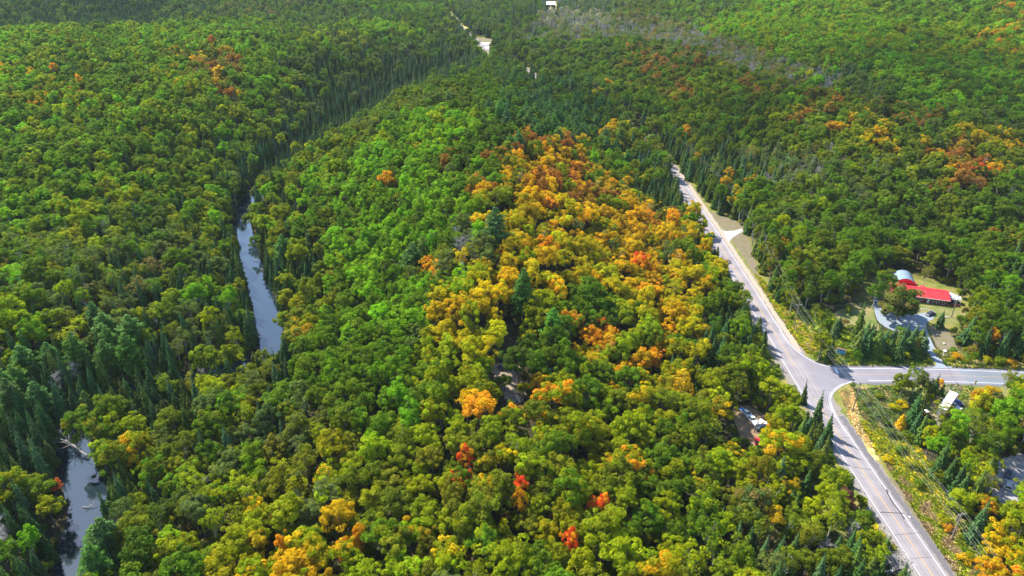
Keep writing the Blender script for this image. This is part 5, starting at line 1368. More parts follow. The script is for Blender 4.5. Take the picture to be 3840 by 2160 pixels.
def scatter(name, sources, rows, label, n_var):
    """The many trees past the largest 300 of a kind, as one object of kind stuff: points that carry copies of the single trees' meshes."""
    n = len(rows)
    me = bpy.data.meshes.new(name)
    me.vertices.add(n)
    me.vertices.foreach_set('co', np.array([(t['x'], t['y'], t['z']) for t in rows], np.float32).ravel())

    def attr(nm, ty, prop, arr):
        a = me.attributes.new(nm, ty, 'POINT')
        a.data.foreach_set(prop, np.asarray(arr).ravel())
    keys = sorted(sources)
    attr('tint', 'FLOAT_COLOR', 'color', np.array([(*t['tint'], 1) for t in rows], np.float32))
    attr('tint2', 'FLOAT_COLOR', 'color', np.array([(*t['tint2'], 1) for t in rows], np.float32))
    attr('turn', 'FLOAT', 'value', np.array([t['turn'] for t in rows], np.float32))
    attr('turned', 'FLOAT_VECTOR', 'vector', np.array([(t['tilt'][0], t['tilt'][1], t['rot']) for t in rows], np.float32))
    attr('size', 'FLOAT_VECTOR', 'vector', np.array([(t['sr'] * t['sx'], t['sr'] / t['sx'], t['sz']) for t in rows], np.float32))
    attr('variant', 'INT', 'value', np.array([t['var'] % len(keys) for t in rows], np.int32))
    o = tag(link(name, me), label, None, None, 'stuff')
    ng = bpy.data.node_groups.new(name, 'GeometryNodeTree')
    ng.interface.new_socket('Geometry', in_out='INPUT', socket_type='NodeSocketGeometry')
    ng.interface.new_socket('Geometry', in_out='OUTPUT', socket_type='NodeSocketGeometry')
    N, L = ng.nodes.new, ng.links.new
    gi, go = N('NodeGroupInput'), N('NodeGroupOutput')
    iop = N('GeometryNodeInstanceOnPoints')
    j = N('GeometryNodeJoinGeometry')
    for k in keys:
        jj = N('GeometryNodeJoinGeometry')
        for ob in sources[k]:
            oi = N('GeometryNodeObjectInfo')
            oi.transform_space = 'ORIGINAL'
            oi.inputs['Object'].default_value = ob
            L(oi.outputs['Geometry'], jj.inputs[0])
        gti = N('GeometryNodeGeometryToInstance')
        L(jj.outputs[0], gti.inputs[0])
        L(gti.outputs[0], j.inputs[0])

    def named(nm, ty):
        a = N('GeometryNodeInputNamedAttribute'); a.data_type = ty; a.inputs['Name'].default_value = nm
        return a.outputs['Attribute']
    e2r = N('FunctionNodeEulerToRotation')
    L(named('turned', 'FLOAT_VECTOR'), e2r.inputs[0])
    L(gi.outputs[0], iop.inputs['Points'])
    L(j.outputs[0], iop.inputs['Instance'])
    iop.inputs['Pick Instance'].default_value = True
    L(named('variant', 'INT'), iop.inputs['Instance Index'])
    L(e2r.outputs[0], iop.inputs['Rotation'])
    L(named('size', 'FLOAT_VECTOR'), iop.inputs['Scale'])
    L(iop.outputs[0], go.inputs[0])
    md = o.modifiers.new('scatter', 'NODES')
    md.node_group = ng
    return o


FOREST_LABEL = {'maple_tree': "mass of green, olive and golden maples covering the hills", 'aspen_tree': "mass of light green aspens covering the hills", 'birch_tree': "mass of thin grey green birches among the other trees",
                'spruce_tree': "mass of dark spruces filling the valleys", 'cedar_tree': "mass of olive cedars by river and road", 'pine_tree': "mass of blue green pines on the ridge", 'bare_tree': "mass of leafless grey trees in the far swamp"}
for k in list(KINDS):
    rows_ = [T[i] for i in np.nonzero(~single)[0] if T[i]['k'] == k]
    if rows_ and k in SOURCE:
        scatter(k.replace('_tree', '_forest'), SOURCE[k], rows_, FOREST_LABEL.get(k, "mass of trees"), 0)

# ------------------------------------------------------------------ undergrowth and roadside weeds
U = []
for y0, y1, n in ((100, 320, 5200), (320, 700, 6500)):
    yy = RNG.uniform(y0, y1, n)
    xx = RNG.uniform(-1, 1, n) * (.73 * yy + 40)
    dr_, sd_ = dist_to(ROAD, xx, yy)
    ok_ = np.where(sd_ > 0, dr_ > 7.2, dr_ > 9) & (dist_to(SIDE, xx, yy)[0] > 8) & (dist_to(RIVER, xx, yy)[0] > 6.6)
    for p in OPEN:
        ok_ &= ~inside(p, xx, yy)
    xx, yy = xx[ok_], yy[ok_]
    zz = terrain(xx, yy)
    for x, y, z in zip(xx, yy, zz):
        h, rr = RNG.uniform(2.0, 5.5), RNG.uniform(1.2, 2.3)
        px, py, _ = proj(x, y, z + h * .7)
        mi, mj = int(px / K / 4), int(py / K / 4)
        if 0 <= mi < MW and 0 <= mj < MH and SEEN[mj, mi]:
            continue
        tone = ('g', 'g', 'ol', 'yg', 'br', 'so')[RNG.randint(6)]
        U.append(dict(x=x, y=y, z=z, tint=tint_of(tone, RNG), tint2=tint_of('yg', RNG), turn=RNG.uniform(0, .4), tilt=(0, 0), rot=RNG.uniform(0, 6.28), sr=rr / 1.5, sz=h / 3.0, sx=1.0, var=RNG.randint(4)))
scatter('undergrowth', SOURCE['leafy_shrub'], U, "low bushes and saplings filling the ground under the trees", 0)


def weeds(name, label, patches, seed):
    """Rough roadside herbs: many small upright tufts in one mesh."""
    r = np.random.RandomState(seed)
    V, LV = [], []
    for poly, n, cols, hs in patches:
        p = line(poly, K)
        q = r.uniform(p.min(0), p.max(0), (n * 3, 2))
        q = q[inside(p, q[:, 0], q[:, 1])]
        d1, s1 = dist_to(ROAD, q[:, 0], q[:, 1])
        q = q[(d1 > 6.6 + r.uniform(0, .8, len(q))) & (dist_to(SIDE, q[:, 0], q[:, 1])[0] > 5.8)][:n]
        patchy = np.sin(q[:, 0] * .9 + 2 * np.sin(q[:, 1] * .5)) * .5 + .5
        ci = np.clip(((patchy * .7 + r.uniform(0, .45, len(q))) * len(cols)).astype(int), 0, len(cols) - 1)
        c = 1.3 * np.array([PAL[k][0] if isinstance(k, str) else k for k in cols])[ci] * np.exp(r.normal(0, .22, (len(q), 1)))
        z = terrain(q[:, 0], q[:, 1]) + .03
        h = r.uniform(*hs, len(q)) * .75
        for a in (0, 1, 2):
            th = r.uniform(0, 6.28, len(q))
            u = np.stack([np.cos(th), np.sin(th)], 1) * (h * r.uniform(.5, .95, len(q)))[:, None]
            ln = r.normal(0, .25, (len(q), 2)) * h[:, None]
            o = r.normal(0, .25, (len(q), 2))
            b0, b1 = np.c_[q + o - u * .5, z], np.c_[q + o + u * .5, z]
            t1, t0 = np.c_[q + o + u + ln, z + h], np.c_[q + o - u + ln, z + h * r.uniform(.6, 1, len(q))]
            V.append(np.stack([b0, b1, t1, t0], 1).reshape(-1, 3))
            LV.append(np.repeat(c, 4, 0))
    V = np.concatenate(V)
    me = mesh_np(name, V, np.arange(len(V)).reshape(-1, 4), [M_WEED], leafvar=np.concatenate(LV))
    return tag(link(name, me), label, None, None, 'stuff')


M_WEED = bpy.data.materials.new("weeds")
M_WEED.use_nodes = True
_nt = M_WEED.node_tree
_a = _nt.nodes.new("ShaderNodeAttribute"); _a.attribute_name = 'leafvar'
_nt.links.new(_a.outputs['Color'], _nt.nodes['Principled BSDF'].inputs['Base Color'])
_nt.nodes['Principled BSDF'].inputs['Roughness'].default_value = .8
TAN, STR, GOLD, DRY = (.36, .27, .12), (.62, .46, .20), (.60, .44, .01), (.25, .18, .10)
weeds('verge_weeds', "rough verge of dry stalks, goldenrod and green weeds beside the main road", [
    ([(2112, 985), (2175, 972), (2190, 1000), (2160, 1020), (2160, 1060), (2200, 1130), (2170, 1110), (2130, 1040)], 900, [STR, STR, TAN], (.25, .6)),
    ([(2150, 985), (2260, 970), (2300, 1050), (2275, 1090), (2200, 1080), (2165, 1040)], 5200, ['ol', 'gg', 'gg', 'g', TAN], (.4, 1.1)),
    ([(2165, 1060), (2280, 1080), (2330, 1160), (2400, 1300), (2300, 1240), (2200, 1130)], 6800, [TAN, 'yg', 'ol', 'yg', GOLD, 'g'], (.3, .8)),
    ([(2200, 1120), (2300, 1240), (2400, 1310), (2470, 1460), (2410, 1460)], 5600, [DRY, TAN, TAN, 'yg', 'ol'], (.3, .8)),
    ([(1900, 690), (1935, 720), (2010, 800), (2080, 870), (2105, 912), (2030, 888), (1975, 830)], 4800, ['yg', 'ol', 'yg', GOLD, 'yg', TAN], (.3, .9)),
    ([(2080, 905), (2140, 860), (2330, 905), (2335, 928), (2110, 918)], 1600, ['g', 'dg', 'yg', 'ol'], (.3, .8)),
    ([(1985, 790), (2080, 775), (2150, 850), (2130, 900), (2080, 880)], 2000, ['g', 'ol', 'yg', 'yg', 'g'], (.3, .9)),
    ([(2345, 880), (2420, 890), (2576, 935), (2440, 928), (2380, 920)], 1500, [DRY, 'ol', 'yg', TAN, 'g'], (.4, 1.0)),
    ([(2290, 1030), (2350, 1000), (2375, 968), (2450, 965), (2440, 1050), (2320, 1070)], 900, [TAN, 'ol', 'g'], (.2, .6)),
    ([(2190, 1290), (2225, 1330), (2260, 1390), (2300, 1455), (2255, 1455), (2200, 1350)], 1300, ['yg', GOLD, 'ol', 'g'], (.5, 1.3))], 5)

# ------------------------------------------------------------------ broken cloud high over the hills, out of this picture but shading parts of it
M_CLOUD = bpy.data.materials.new("thin_cloud")
M_CLOUD.use_nodes = True
_nt = M_CLOUD.node_tree
_nt.nodes.clear()
_d, _t, _m, _o = (_nt.nodes.new(n) for n in ("ShaderNodeBsdfDiffuse", "ShaderNodeBsdfTransparent", "ShaderNodeMixShader", "ShaderNodeOutputMaterial"))
_d.inputs['Color'].default_value = (.9, .9, .9, 1)
_m.inputs[0].default_value = .115
_nt.links.new(_t.outputs[0], _m.inputs[1]); _nt.links.new(_d.outputs[0], _m.inputs[2]); _nt.links.new(_m.outputs[0], _o.inputs['Surface'])
CLOUD_Z = 1150.0
_sh = np.array([sdir.x, sdir.y]) / sdir.z * CLOUD_Z


def cloud(cx, cy, rx, ry, n, seed):
    """A cloud whose shadow falls round the ground point (cx, cy)."""
    import bmesh
    r_ = np.random.RandomState(seed)
    bm = bmesh.new()
    for _ in range(n):
        a_, q_ = r_.uniform(0, 6.28), math.sqrt(r_.uniform(0, 1))
        R_ = r_.uniform(.25, .5) * min(rx, ry) * (1.15 - .5 * q_)
        m_ = Matrix.Translation((cx + _sh[0] + rx * q_ * math.cos(a_), cy + _sh[1] + ry * q_ * math.sin(a_), CLOUD_Z + r_.uniform(-30, 60))) @ Matrix.Diagonal((R_, R_ * r_.uniform(.7, 1.2), R_ * .4, 1))
        bmesh.ops.create_icosphere(bm, subdivisions=3, radius=1, matrix=m_)
    me = bpy.data.meshes.new("cloud")
    bm.to_mesh(me); bm.free()
    me.materials.append(M_CLOUD)
    me.polygons.foreach_set('use_smooth', [True] * len(me.polygons))
    tag(link("cloud", me), kind='stuff')


cloud(310, 590, 180, 170, 28, 1)
cloud(-430, 1060, 300, 95, 24, 3)
cloud(120, 560, 90, 130, 14, 4)

# ------------------------------------------------------------------ buildings
M_RED = mat("red_steel_roof", (.56, .035, .042), .5, noise=.16, scale=.8)
M_BRICK = mat("brown_red_wall", (.17, .06, .045), .9, noise=.25, scale=3)
M_GLASS = mat("dark_glass", (.03, .04, .05), .12, spec=.6)
M_STEEL = mat("blue_grey_steel", (.20, .27, .33), .5, metal=.1, noise=.1, scale=1.2)
M_GREY = mat("grey_boards", (.30, .30, .31), .8, noise=.2, scale=3)
M_DARKWALL = mat("dark_blue_wall", (.06, .06, .09), .8)
M_CONC = mat("concrete", (.36, .35, .33), .9, noise=.15, scale=3)
M_ROCK = mat("pale_rock", (.42, .38, .33), .9, noise=.3, scale=3)
M_POLE = mat("weathered_pole", (.24, .20, .155), .9, noise=.25, scale=4)
M_IRON = mat("galvanised_steel", (.38, .40, .41), .5, metal=.4)
M_BLACK = mat("black_rubber", (.02, .02, .02), .8)
M_WIRE = mat("aluminium_wire", (.30, .31, .27), .6)
M_YSIGN = mat("yellow_sign", (.75, .42, .01), .5)
M_LAMPW = mat("lamp_white", (.80, .82, .85), .4)


def on_ground(px, py):
    x, y, z = ground_at(float(px), float(py))
    return (float(x), float(y), float(terrain(float(x), float(y))))


def heading(a, b):
    """The compass turn that lays local +X from photo point a to photo point b."""
    p, q = on_ground(*a), on_ground(*b)
    return math.atan2(q[1] - p[1], q[0] - p[0])


def window(parent, x, z, w, h, y, m=M_GLASS):
    f = MB()
    f.box(x - w / 2 - .09, x + w / 2 + .09, y - .07, y, z - .09, z)
    f.box(x - w / 2 - .09, x + w / 2 + .09, y - .07, y, z + h, z + h + .09)
    f.box(x - w / 2 - .09, x - w / 2, y - .07, y, z, z + h)
    f.box(x + w / 2, x + w / 2 + .09, y - .07, y, z, z + h)
    wn_ = MB().box(x - w / 2, x + w / 2, y - .035, y - .005, z, z + h).build('window', m, parent)
    f.build('frame', M_WHITE, wn_)


# the red roofed house: local x runs from its east end to the west, y away from the camera
ux = np.array([-0.95523, 0.29586])
H_RZ = math.atan2(-ux[1], -ux[0])
hx, hy = at(3565, 1130, 2.6)
house = thing('red_house', "long low house with red steel roof behind the round tree", 'house', (float(hx), float(hy), 0), H_RZ)
HL, HD, EV, RG = 23.6, 10.6, 2.6, 4.5
b = MB()
b.box(-HL + .4, -.4, .5, HD - .5, 0, EV + .12)
b.add([(-.42, .5, EV + .12), (-.42, HD - .5, EV + .12), (-.42, HD / 2, RG - .12)], [(0, 1, 2)])
b.add([(-HL + .42, .5, EV + .12), (-HL + .42, HD / 2, RG - .12), (-HL + .42, HD - .5, EV + .12)], [(0, 1, 2)])
b.build('wall', M_BRICK, house)
r = MB()
r.slab([(0, 0, EV), (0, HD / 2, RG), (-HL, HD / 2, RG), (-HL, 0, EV)], (0, 0, .1))
r.slab([(0, HD, EV), (-HL, HD, EV), (-HL, HD / 2, RG + .002), (0, HD / 2, RG + .002)], (0, 0, .1))
roof = r.build('roof', M_RED, house)
rb = MB()
for i in range(40):
    x = -.25 - i * (HL - .5) / 39
    sl = (RG - EV) / (HD / 2)
    rb.slab([(x, .02, EV + .1), (x + .05, .02, EV + .1), (x + .05, HD / 2, RG + .1), (x, HD / 2, RG + .1)], (0, 0, .05))
tag(rb.build('roof_ribs', M_RED, roof), kind='stuff')
MB().box(-HL, 0, HD / 2 - .15, HD / 2 + .15, RG + .09, RG + .15).build('ridge_cap', M_RED, roof)
MB().box(-HL, 0, -.09, -.003, EV - .12, EV + .09).build('fascia', M_WHITE, house)
for x, z, w, h_ in ((-11.3, 1.0, 1.0, .9), (-6.4, .5, .8, 1.5), (-4.6, .5, 1.0, 1.3), (-2.4, .5, 1.0, 1.3), (-16, 1.0, 1.2, 1.0), (-20, 1.0, 1.2, 1.0)):
    window(house, x, z, w, h_, .5)
MB().box(-8.9, -8.0, .43, .497, 0, 2.05).build('door', M_WHITE, house)
w = MB()
w.box(-10.3, -8.5, HD - .3, HD + .9, 0, 2.4)
w.build('rear_wing', M_BRICK, house)
w = MB()
w.slab([(-8.3, HD - 1.6, 2.95), (-8.3, HD + 1.1, 2.5), (-9.4, HD + 1.1, 3.1), (-9.4, HD - 1.6, 3.4)], (0, 0, .1))
w.slab([(-9.4, HD - 1.6, 3.4), (-9.4, HD + 1.1, 3.1), (-10.5, HD + 1.1, 2.5), (-10.5, HD - 1.6, 2.95)], (0, 0, .1))
w.build('wing_roof', M_RED, house)
w = MB()
w.slab([(.1, 3.0, 2.9), (5.0, 3.4, 2.45), (5.0, 6.0, 2.55), (.1, 8.6, 3.1)], (0, 0, .08))
w.build('porch_roof', mat("grey_white_sheet", (.62, .64, .68), .5, noise=.1, scale=2), house)
MB().box(.1, 5.1, 2.6, 2.8, 2.3, 2.5).build('beam', M_WHITE, house)
for x, y in ((4.8, 2.7), (4.8, 6.0), (2.4, 2.7)):
    MB().box(x - .07, x + .07, y - .07, y + .07, 0, 2.32).build('post', M_WHITE, house)
MB().box(.0, 4.6, .6, .8, 0, 1.0).build('skirt_wall', M_BRICK, house)
MB().box(.0, 5.0, 2.9, 8.4, 0, .18).build('deck', mat("dark_deck", (.05, .05, .06), .8), house)

q = thing('quonset_shed', "arched blue grey steel shed with red end wall behind the house", 'shed', tuple(house.matrix_basis @ Vector((0, 0, 0))), H_RZ)
QX, QR, QH, Q0, Q1 = -16.6, 5.0, 5.6, 10.9, 20.0
arc = [(QX + QR * math.cos(a), QH * math.sin(a)) for a in np.linspace(0, math.pi, 25)]
v = MB()
n = len(arc)
for i in range(n - 1):
    (x0, z0), (x1, z1) = arc[i], arc[i + 1]
    v.slab([(x0, Q0, z0), (x0, Q1, z0), (x1, Q1, z1), (x1, Q0, z1)], ((x0 + x1) / 2 - QX) and (0.06 * ((x0 + x1) / 2 - QX) / QR, 0, .06))
v.build('vault', M_STEEL, q)
v = MB()
for y in np.arange(Q0 + .4, Q1, .75):
    v.tube([(QX + (QR + .05) * math.cos(a), y, (QH + .05) * math.sin(a)) for a in np.linspace(0, math.pi, 25)], .06, 4, False)
tag(v.build('ribs', M_STEEL, q), kind='stuff')
v = MB()
v.slab([(x, Q0 + .25, z) for x, z in arc], (0, .1, 0))
v.build('end_wall', M_RED, q)
MB().box(-12.6, -11.4, 13.0, 15.6, 0, 2.6).build('red_lean_to', M_RED, q)


def barn(name, label, px0, px1, py, wall, rise, depth, mw, mr, door=True):
    a, c = on_ground(px0, py), on_ground(px1, py)
    L = math.hypot(c[0] - a[0], c[1] - a[1])
    t = thing(name, label, name.split('_')[-1], a, math.atan2(c[1] - a[1], c[0] - a[0]))
    w = MB().box(0, L, 0, depth, 0, wall)
    for x, o in ((0.002, 1), (L - .002, -1)):
        f = [(x, 0, wall), (x, depth, wall), (x, depth / 2, wall + rise)]
        w.add(f, [(0, 2, 1) if o > 0 else (0, 1, 2)])
    w.build('wall', mw, t)
    r = MB()
    e = .5
    r.slab([(-e, -e, wall - e * rise / depth * 2 + .05), (L + e, -e, wall - e * rise / depth * 2 + .05), (L + e, depth / 2, wall + rise + .05), (-e, depth / 2, wall + rise + .05)], (0, 0, .15))
    r.slab([(-e, depth + e, wall - e * rise / depth * 2 + .05), (-e, depth / 2, wall + rise + .055), (L + e, depth / 2, wall + rise + .055), (L + e, depth + e, wall - e * rise / depth * 2 + .05)], (0, 0, .15))
    r.build('roof', mr, t)
    if door:
        MB().box(L * .42, L * .58, -.08, -.01, 0, wall * .75).build('door', M_WHITE if mw is M_DARKWALL else M_DARKWALL, t)
    for x in (.18, .82):
        window(t, L * x, wall * .35, 1.2, 1.1, -.005)
    return t


barn('white_roofed_barn', "dark walled barn with a bright white roof in the far yellow field", 2047, 2082, 27.5, 4.0, 3.6, 13, M_DARKWALL, mat("bright_white_roof", (.86, .86, .87), .5))
barn('far_house', "small white house among the trees at the very top, north of the river", 1399, 1411, 25, 3.2, 2.2, 7, M_WHITE, mat("pale_roof", (.7, .7, .72), .5))
barn('white_shed', "tiny white shed behind the far barn", 2041, 2048, 5, 3, 1.5, 5, M_WHITE, M_WHITE, False)
barn('grey_shed', "grey boarded shed in deep shade west of the junction", 2672, 2706, 1437, 2.6, 1.4, 5, M_GREY, M_GREY)


# ------------------------------------------------------------------ vehicles
def paint(name, c):
    return mat(name, c, .28, spec=.5)


def vehicle(name, label, cat, px, py, face, col, L=4.5, W=1.8, hh=1.45, kind_='car', group=None, extras=None):
    """A road vehicle: body, greenhouse, panes, four wheels with rims, lamps. Local +X is forward; face is the photo point it looks at."""
    t = thing(name, label, cat, on_ground(px, py), heading((px, py), face), group)
    m = col
    f, k = L / 2, -L / 2
    if kind_ == 'car':
        low = [(k, .35), (k - .02, .75), (k + .15, .92), (k + .85, .98), (.95, .95), (f - .25, .80), (f, .62), (f, .32), (f - .5, .26), (k + .5, .26)]
        cab = [(k + .35, .95), (k + 1.15, hh), (.35, hh), (1.15, .93)]
    elif kind_ == 'van':
        low = [(k, .4), (k, 1.0), (k + .05, 1.02), (f - 1.3, 1.02), (f - .2, .95), (f, .75), (f, .35), (f - .5, .3), (k + .5, .3)]
        cab = [(k + .05, 1.0), (k + .30, hh), (f - 1.7, hh), (f - 1.05, 1.0)]
    else:                                # pickup
        low = [(k, .5), (k, 1.05), (k + .02, 1.08), (f - 1.2, 1.05), (f - .15, 1.0), (f, .8), (f, .4), (f - .5, .35), (k + .5, .35)]
        cab = [(f - 3.1, 1.05), (f - 2.95, hh), (f - 1.75, hh), (f - 1.1, 1.03)]
    b = MB()
    hw = W / 2
    nl = len(low)
    ring = []
    for y, s, dz in ((-hw, .985, 0), (-hw * .93, 1.0, .03), (hw * .93, 1.0, .03), (hw, .985, 0)):
        ring.append([(x * s, y, z + (dz if z > .7 else 0)) for x, z in low])
    vs = [p for rg in ring for p in rg]
    fs = [tuple(range(nl)), tuple(3 * nl + i for i in range(nl - 1, -1, -1))]
    for a in range(3):
        fs += [(a * nl + i, (a + 1) * nl + i, (a + 1) * nl + (i + 1) % nl, a * nl + (i + 1) % nl) for i in range(nl)]
    b.add(vs, fs)
    b.build('body', m, t)
    c = MB()
    y0, y1 = hw * .88, hw * .70
    cv_ = [(x, s * (y0 if j in (0, 3) else y1), z) for s in (-1, 1) for j, (x, z) in enumerate(cab)]
    c.add(cv_, [(0, 1, 2, 3), (7, 6, 5, 4), (0, 4, 5, 1), (2, 6, 7, 3)])
    c.build('cabin', M_GLASS, t)
    rf = MB()
    rx0, rx1 = cab[1][0] - .05, cab[2][0] + .05
    rf.box(rx0, rx1, -y1 - .01, y1 + .01, hh - .03, hh + .03)
    rf.build('car_roof', m, t)
    p = MB()
    for s in (-1, 1):
        for (xa, za), (xb, zb) in ((cab[0], cab[1]), (cab[3], cab[2])):
            p.tube([(xa, s * (y0 + .005), za), (xb, s * (y1 + .01), zb)], .05, 4)
        xm = (cab[1][0] + cab[2][0]) / 2
        p.tube([(xm, s * (y0 + .005), cab[0][1]), (xm, s * (y1 + .01), hh)], .04, 4)
    p.build('pillars', m, t)
    for x in (f - .85, k + .85):
        for s in (-1, 1):
            w = MB().tube([(x, s * (hw - .2), .33), (x, s * (hw + .01), .33)], .33, 12).build('wheel', M_BLACK, t)
            MB().tube([(x, s * (hw + .012), .33), (x, s * (hw + .022), .33)], .19, 10).build('rim', M_IRON, w)
    for s in (-1, 1):
        MB().box(f - .06, f + .015, s * hw * .72 - .2, s * hw * .72 + .2, .62, .76).build('headlight', M_LAMPW, t)
    return t


P_BLACK, P_WHITE = paint("black_paint", (.012, .014, .022)), paint("white_car_paint", (.8, .8, .82))
P_BLUE, P_NAVY = paint("blue_paint", (.01, .045, .42)), paint("navy_paint", (.02, .035, .08))
P_RED, P_MAROON = paint("red_paint", (.5, .02, .015)), paint("maroon_paint", (.09, .008, .03))
P_TEAL = paint("steel_blue_paint", (.07, .12, .17))
P_SILV = paint("silver_paint", (.5, .52, .55))
vehicle('parked_car', "black car parked at the end of the driveway by the lone spruce", 'car', 3488, 1181, (3440, 1196), P_BLACK, 4.6)
vehicle('parked_suv', "dark blue vehicle in tree shade at the top of the driveway", 'car', 3282, 1128, (3286, 1150), P_TEAL, 4.7, 1.9, 1.75, 'van')
vehicle('parked_car', "bright blue car half hidden beside the white trailer", 'car', 3583, 1512, (3562, 1498), P_BLUE, 4.3)
vehicle('pickup_truck', "grey pickup truck below the bright blue car", 'truck', 3576, 1528, (3550, 1512), P_SILV, 5.2, 1.9, 1.75, 'pickup')
vehicle('parked_car', "dark navy car with pale papers on its roof in the grey lot", 'car', 3778, 1782, (3784, 1740), P_NAVY, 4.6)
v_ = vehicle('parked_suv', "silver vehicle with dark roof bars in the grey lot", 'car', 3779, 1824, (3784, 1780), P_SILV, 4.9, 1.95, 1.7, 'van')
for x in (-1.5, -.7, .1, .9):
    MB().box(x - .06, x + .06, -.72, .72, 1.74, 1.80).build('roof_bar', M_BLACK, v_)
vehicle('parked_car', "maroon car under the gold tree next to the grey lot", 'car', 3724, 1814, (3700, 1800), P_MAROON, 4.4)
v_ = vehicle('parked_car', "white car with a blue bonnet panel in the cluttered clearing", 'car', 2793, 1550, (2772, 1535), P_WHITE, 4.8)
MB().box(.95, 2.15, -.55, .8, .955, .99).build('bonnet_panel', paint("sky_blue_paint", (.02, .22, .75)), v_)
vehicle('pickup_truck', "long white pickup nose to tail with the white and blue car", 'truck', 2822, 1581, (2800, 1557), P_WHITE, 5.6, 2.0, 1.8, 'pickup')
vehicle('parked_car', "small red car in shade below the cluttered clearing", 'car', 2839, 1660, (2836, 1640), P_RED, 3.8, 1.7)
vehicle('parked_car', "dark scrap car among white panels in the cluttered clearing", 'car', 2851, 1608, (2870, 1600), P_NAVY, 4.2)
vehicle('parked_car', "navy and white car under the dark green tree at the dirt clearing", 'car', 1890, 1381, (1930, 1375), P_NAVY, 4.5)

# the long white trailer
t = thing('box_trailer', "long white box trailer, its far end under yellow leaves", 'trailer', on_ground(3540, 1532), heading((3540, 1532), (3594, 1462)))
L_, W_, H_ = 13.2, 2.6, 3.8
t.location = ((157.0 + 159.1 + 149.6 + 146.6) / 4, (207.9 + 206.4 + 197.0 + 197.9) / 4, 0)
t.rotation_euler = (0, 0, math.atan2(10.2, 9.9))
MB().box(-L_ / 2, L_ / 2, -W_ / 2, W_ / 2, 1.1, H_ - .02).build('box_body', M_WHITE, t)
MB().box(-L_ / 2 - .03, L_ / 2 + .03, -W_ / 2 - .03, W_ / 2 + .03, H_ - .02, H_ + .05).build('trailer_roof', mat("trailer_roof", (.80, .81, .83), .5), t)
rb = MB()
for i in range(24):
    x = -L_ / 2 + .3 + i * (L_ - .6) / 23
    rb.box(x - .04, x + .04, -W_ / 2, W_ / 2, H_ + .051, H_ + .085)
tag(rb.build('roof_bows', M_WHITE, t), kind='stuff')
MB().box(L_ / 2 + .032, L_ / 2 + .06, -1.1, 1.1, 1.2, H_ - .2).build('rear_door', M_GREY, t)
MB().box(-L_ / 2, L_ / 2, -.5, .5, .85, 1.1).build('chassis', M_BLACK, t)
for x in (L_ / 2 - 1.6, L_ / 2 - 2.9):
    for s in (-1, 1):
        w = MB().tube([(x, s * .85, .5), (x, s * 1.25, .5)], .5, 12).build('wheel', M_BLACK, t)
        MB().tube([(x, s * 1.252, .5), (x, s * 1.27, .5)], .25, 8).build('rim', M_IRON, w)
for s in (-1, 1):
    MB().box(-L_ / 2 + 2.2, -L_ / 2 + 2.4, s * .9 - .08, s * .9 + .08, 0, .9).build('landing_leg', M_IRON, t)

t = thing('utility_trailer', "small red trailer heaped with something white near the long trailer", 'trailer', on_ground(3465, 1552), heading((3478, 1548), (3444, 1556)))
MB().box(-1.4, 1.2, -.8, .8, .45, .95).build('trailer_bed', P_RED, t)
MB().tube([(1.2, 0, .5), (2.4, 0, .4)], .05, 6).build('drawbar', P_RED, t)
hp = MB()
rg = np.random.RandomState(3)
pts = [(x, y) for x in np.linspace(-1.35, 1.0, 7) for y in np.linspace(-.75, .75, 5)]
zs = [1.0 + .7 * math.cos(x * 1.0) * math.cos(y * 1.6) * rg.uniform(.6, 1.1) for x, y in pts]
hp.add([(x, y, z) for (x, y), z in zip(pts, zs)], [(i * 5 + j, (i + 1) * 5 + j, (i + 1) * 5 + j + 1, i * 5 + j + 1) for i in range(6) for j in range(4)])
hp.build('white_cover', M_WHITE, t)
for s in (-1, 1):
    MB().tube([(-.3, s * .82, .3), (-.3, s * 1.0, .3)], .3, 10).build('wheel', M_BLACK, t)

t = thing('riding_mower', "small blue riding mower on the rough grass by the spruce clump", 'mower', on_ground(3406, 1520), .6)
MB().box(-.1, .9, -.35, .35, .35, .8).build('bonnet', paint("mower_blue", (.03, .10, .28)), t)
MB().box(-.9, -.1, -.5, .5, .3, .55).build('rear_body', paint("mower_dark", (.05, .05, .06)), t)
MB().box(-.6, -.2, -.25, .25, .56, .9).build('seat', M_BLACK, t)
for x, rr in ((.7, .2), (-.6, .3)):
    for s in (-1, 1):
        MB().tube([(x, s * .38, rr), (x, s * .58, rr)], rr, 10).build('wheel', M_BLACK, t)

# ------------------------------------------------------------------ poles and wires
POLES = [(3566, 2026, 10.6, 1, "nearest roadside pole, pale timber, its foot in orange brush"), (3197, 1542, 12.6, 1, "dark pole on the straw covered corner of the junction"),
         (2976, 1232, 12.0, 1, "grey pole with braces in goldenrod above the junction"), (2853, 962, 11.5, 2, "pole carrying transformers beside the brown verge"),
         (2738, 768, 11.0, 1, "slim pole among trees beyond the gravel lane"), (2331, 400, 10.5, 1, "small far pole where the road leaves the middle ridge"), (2199, 351, 11.5, 1, "farthest pole, just west of the small one")]
tops = []
extra = [(3845, 2480), (2560, 590), (2440, 480)]


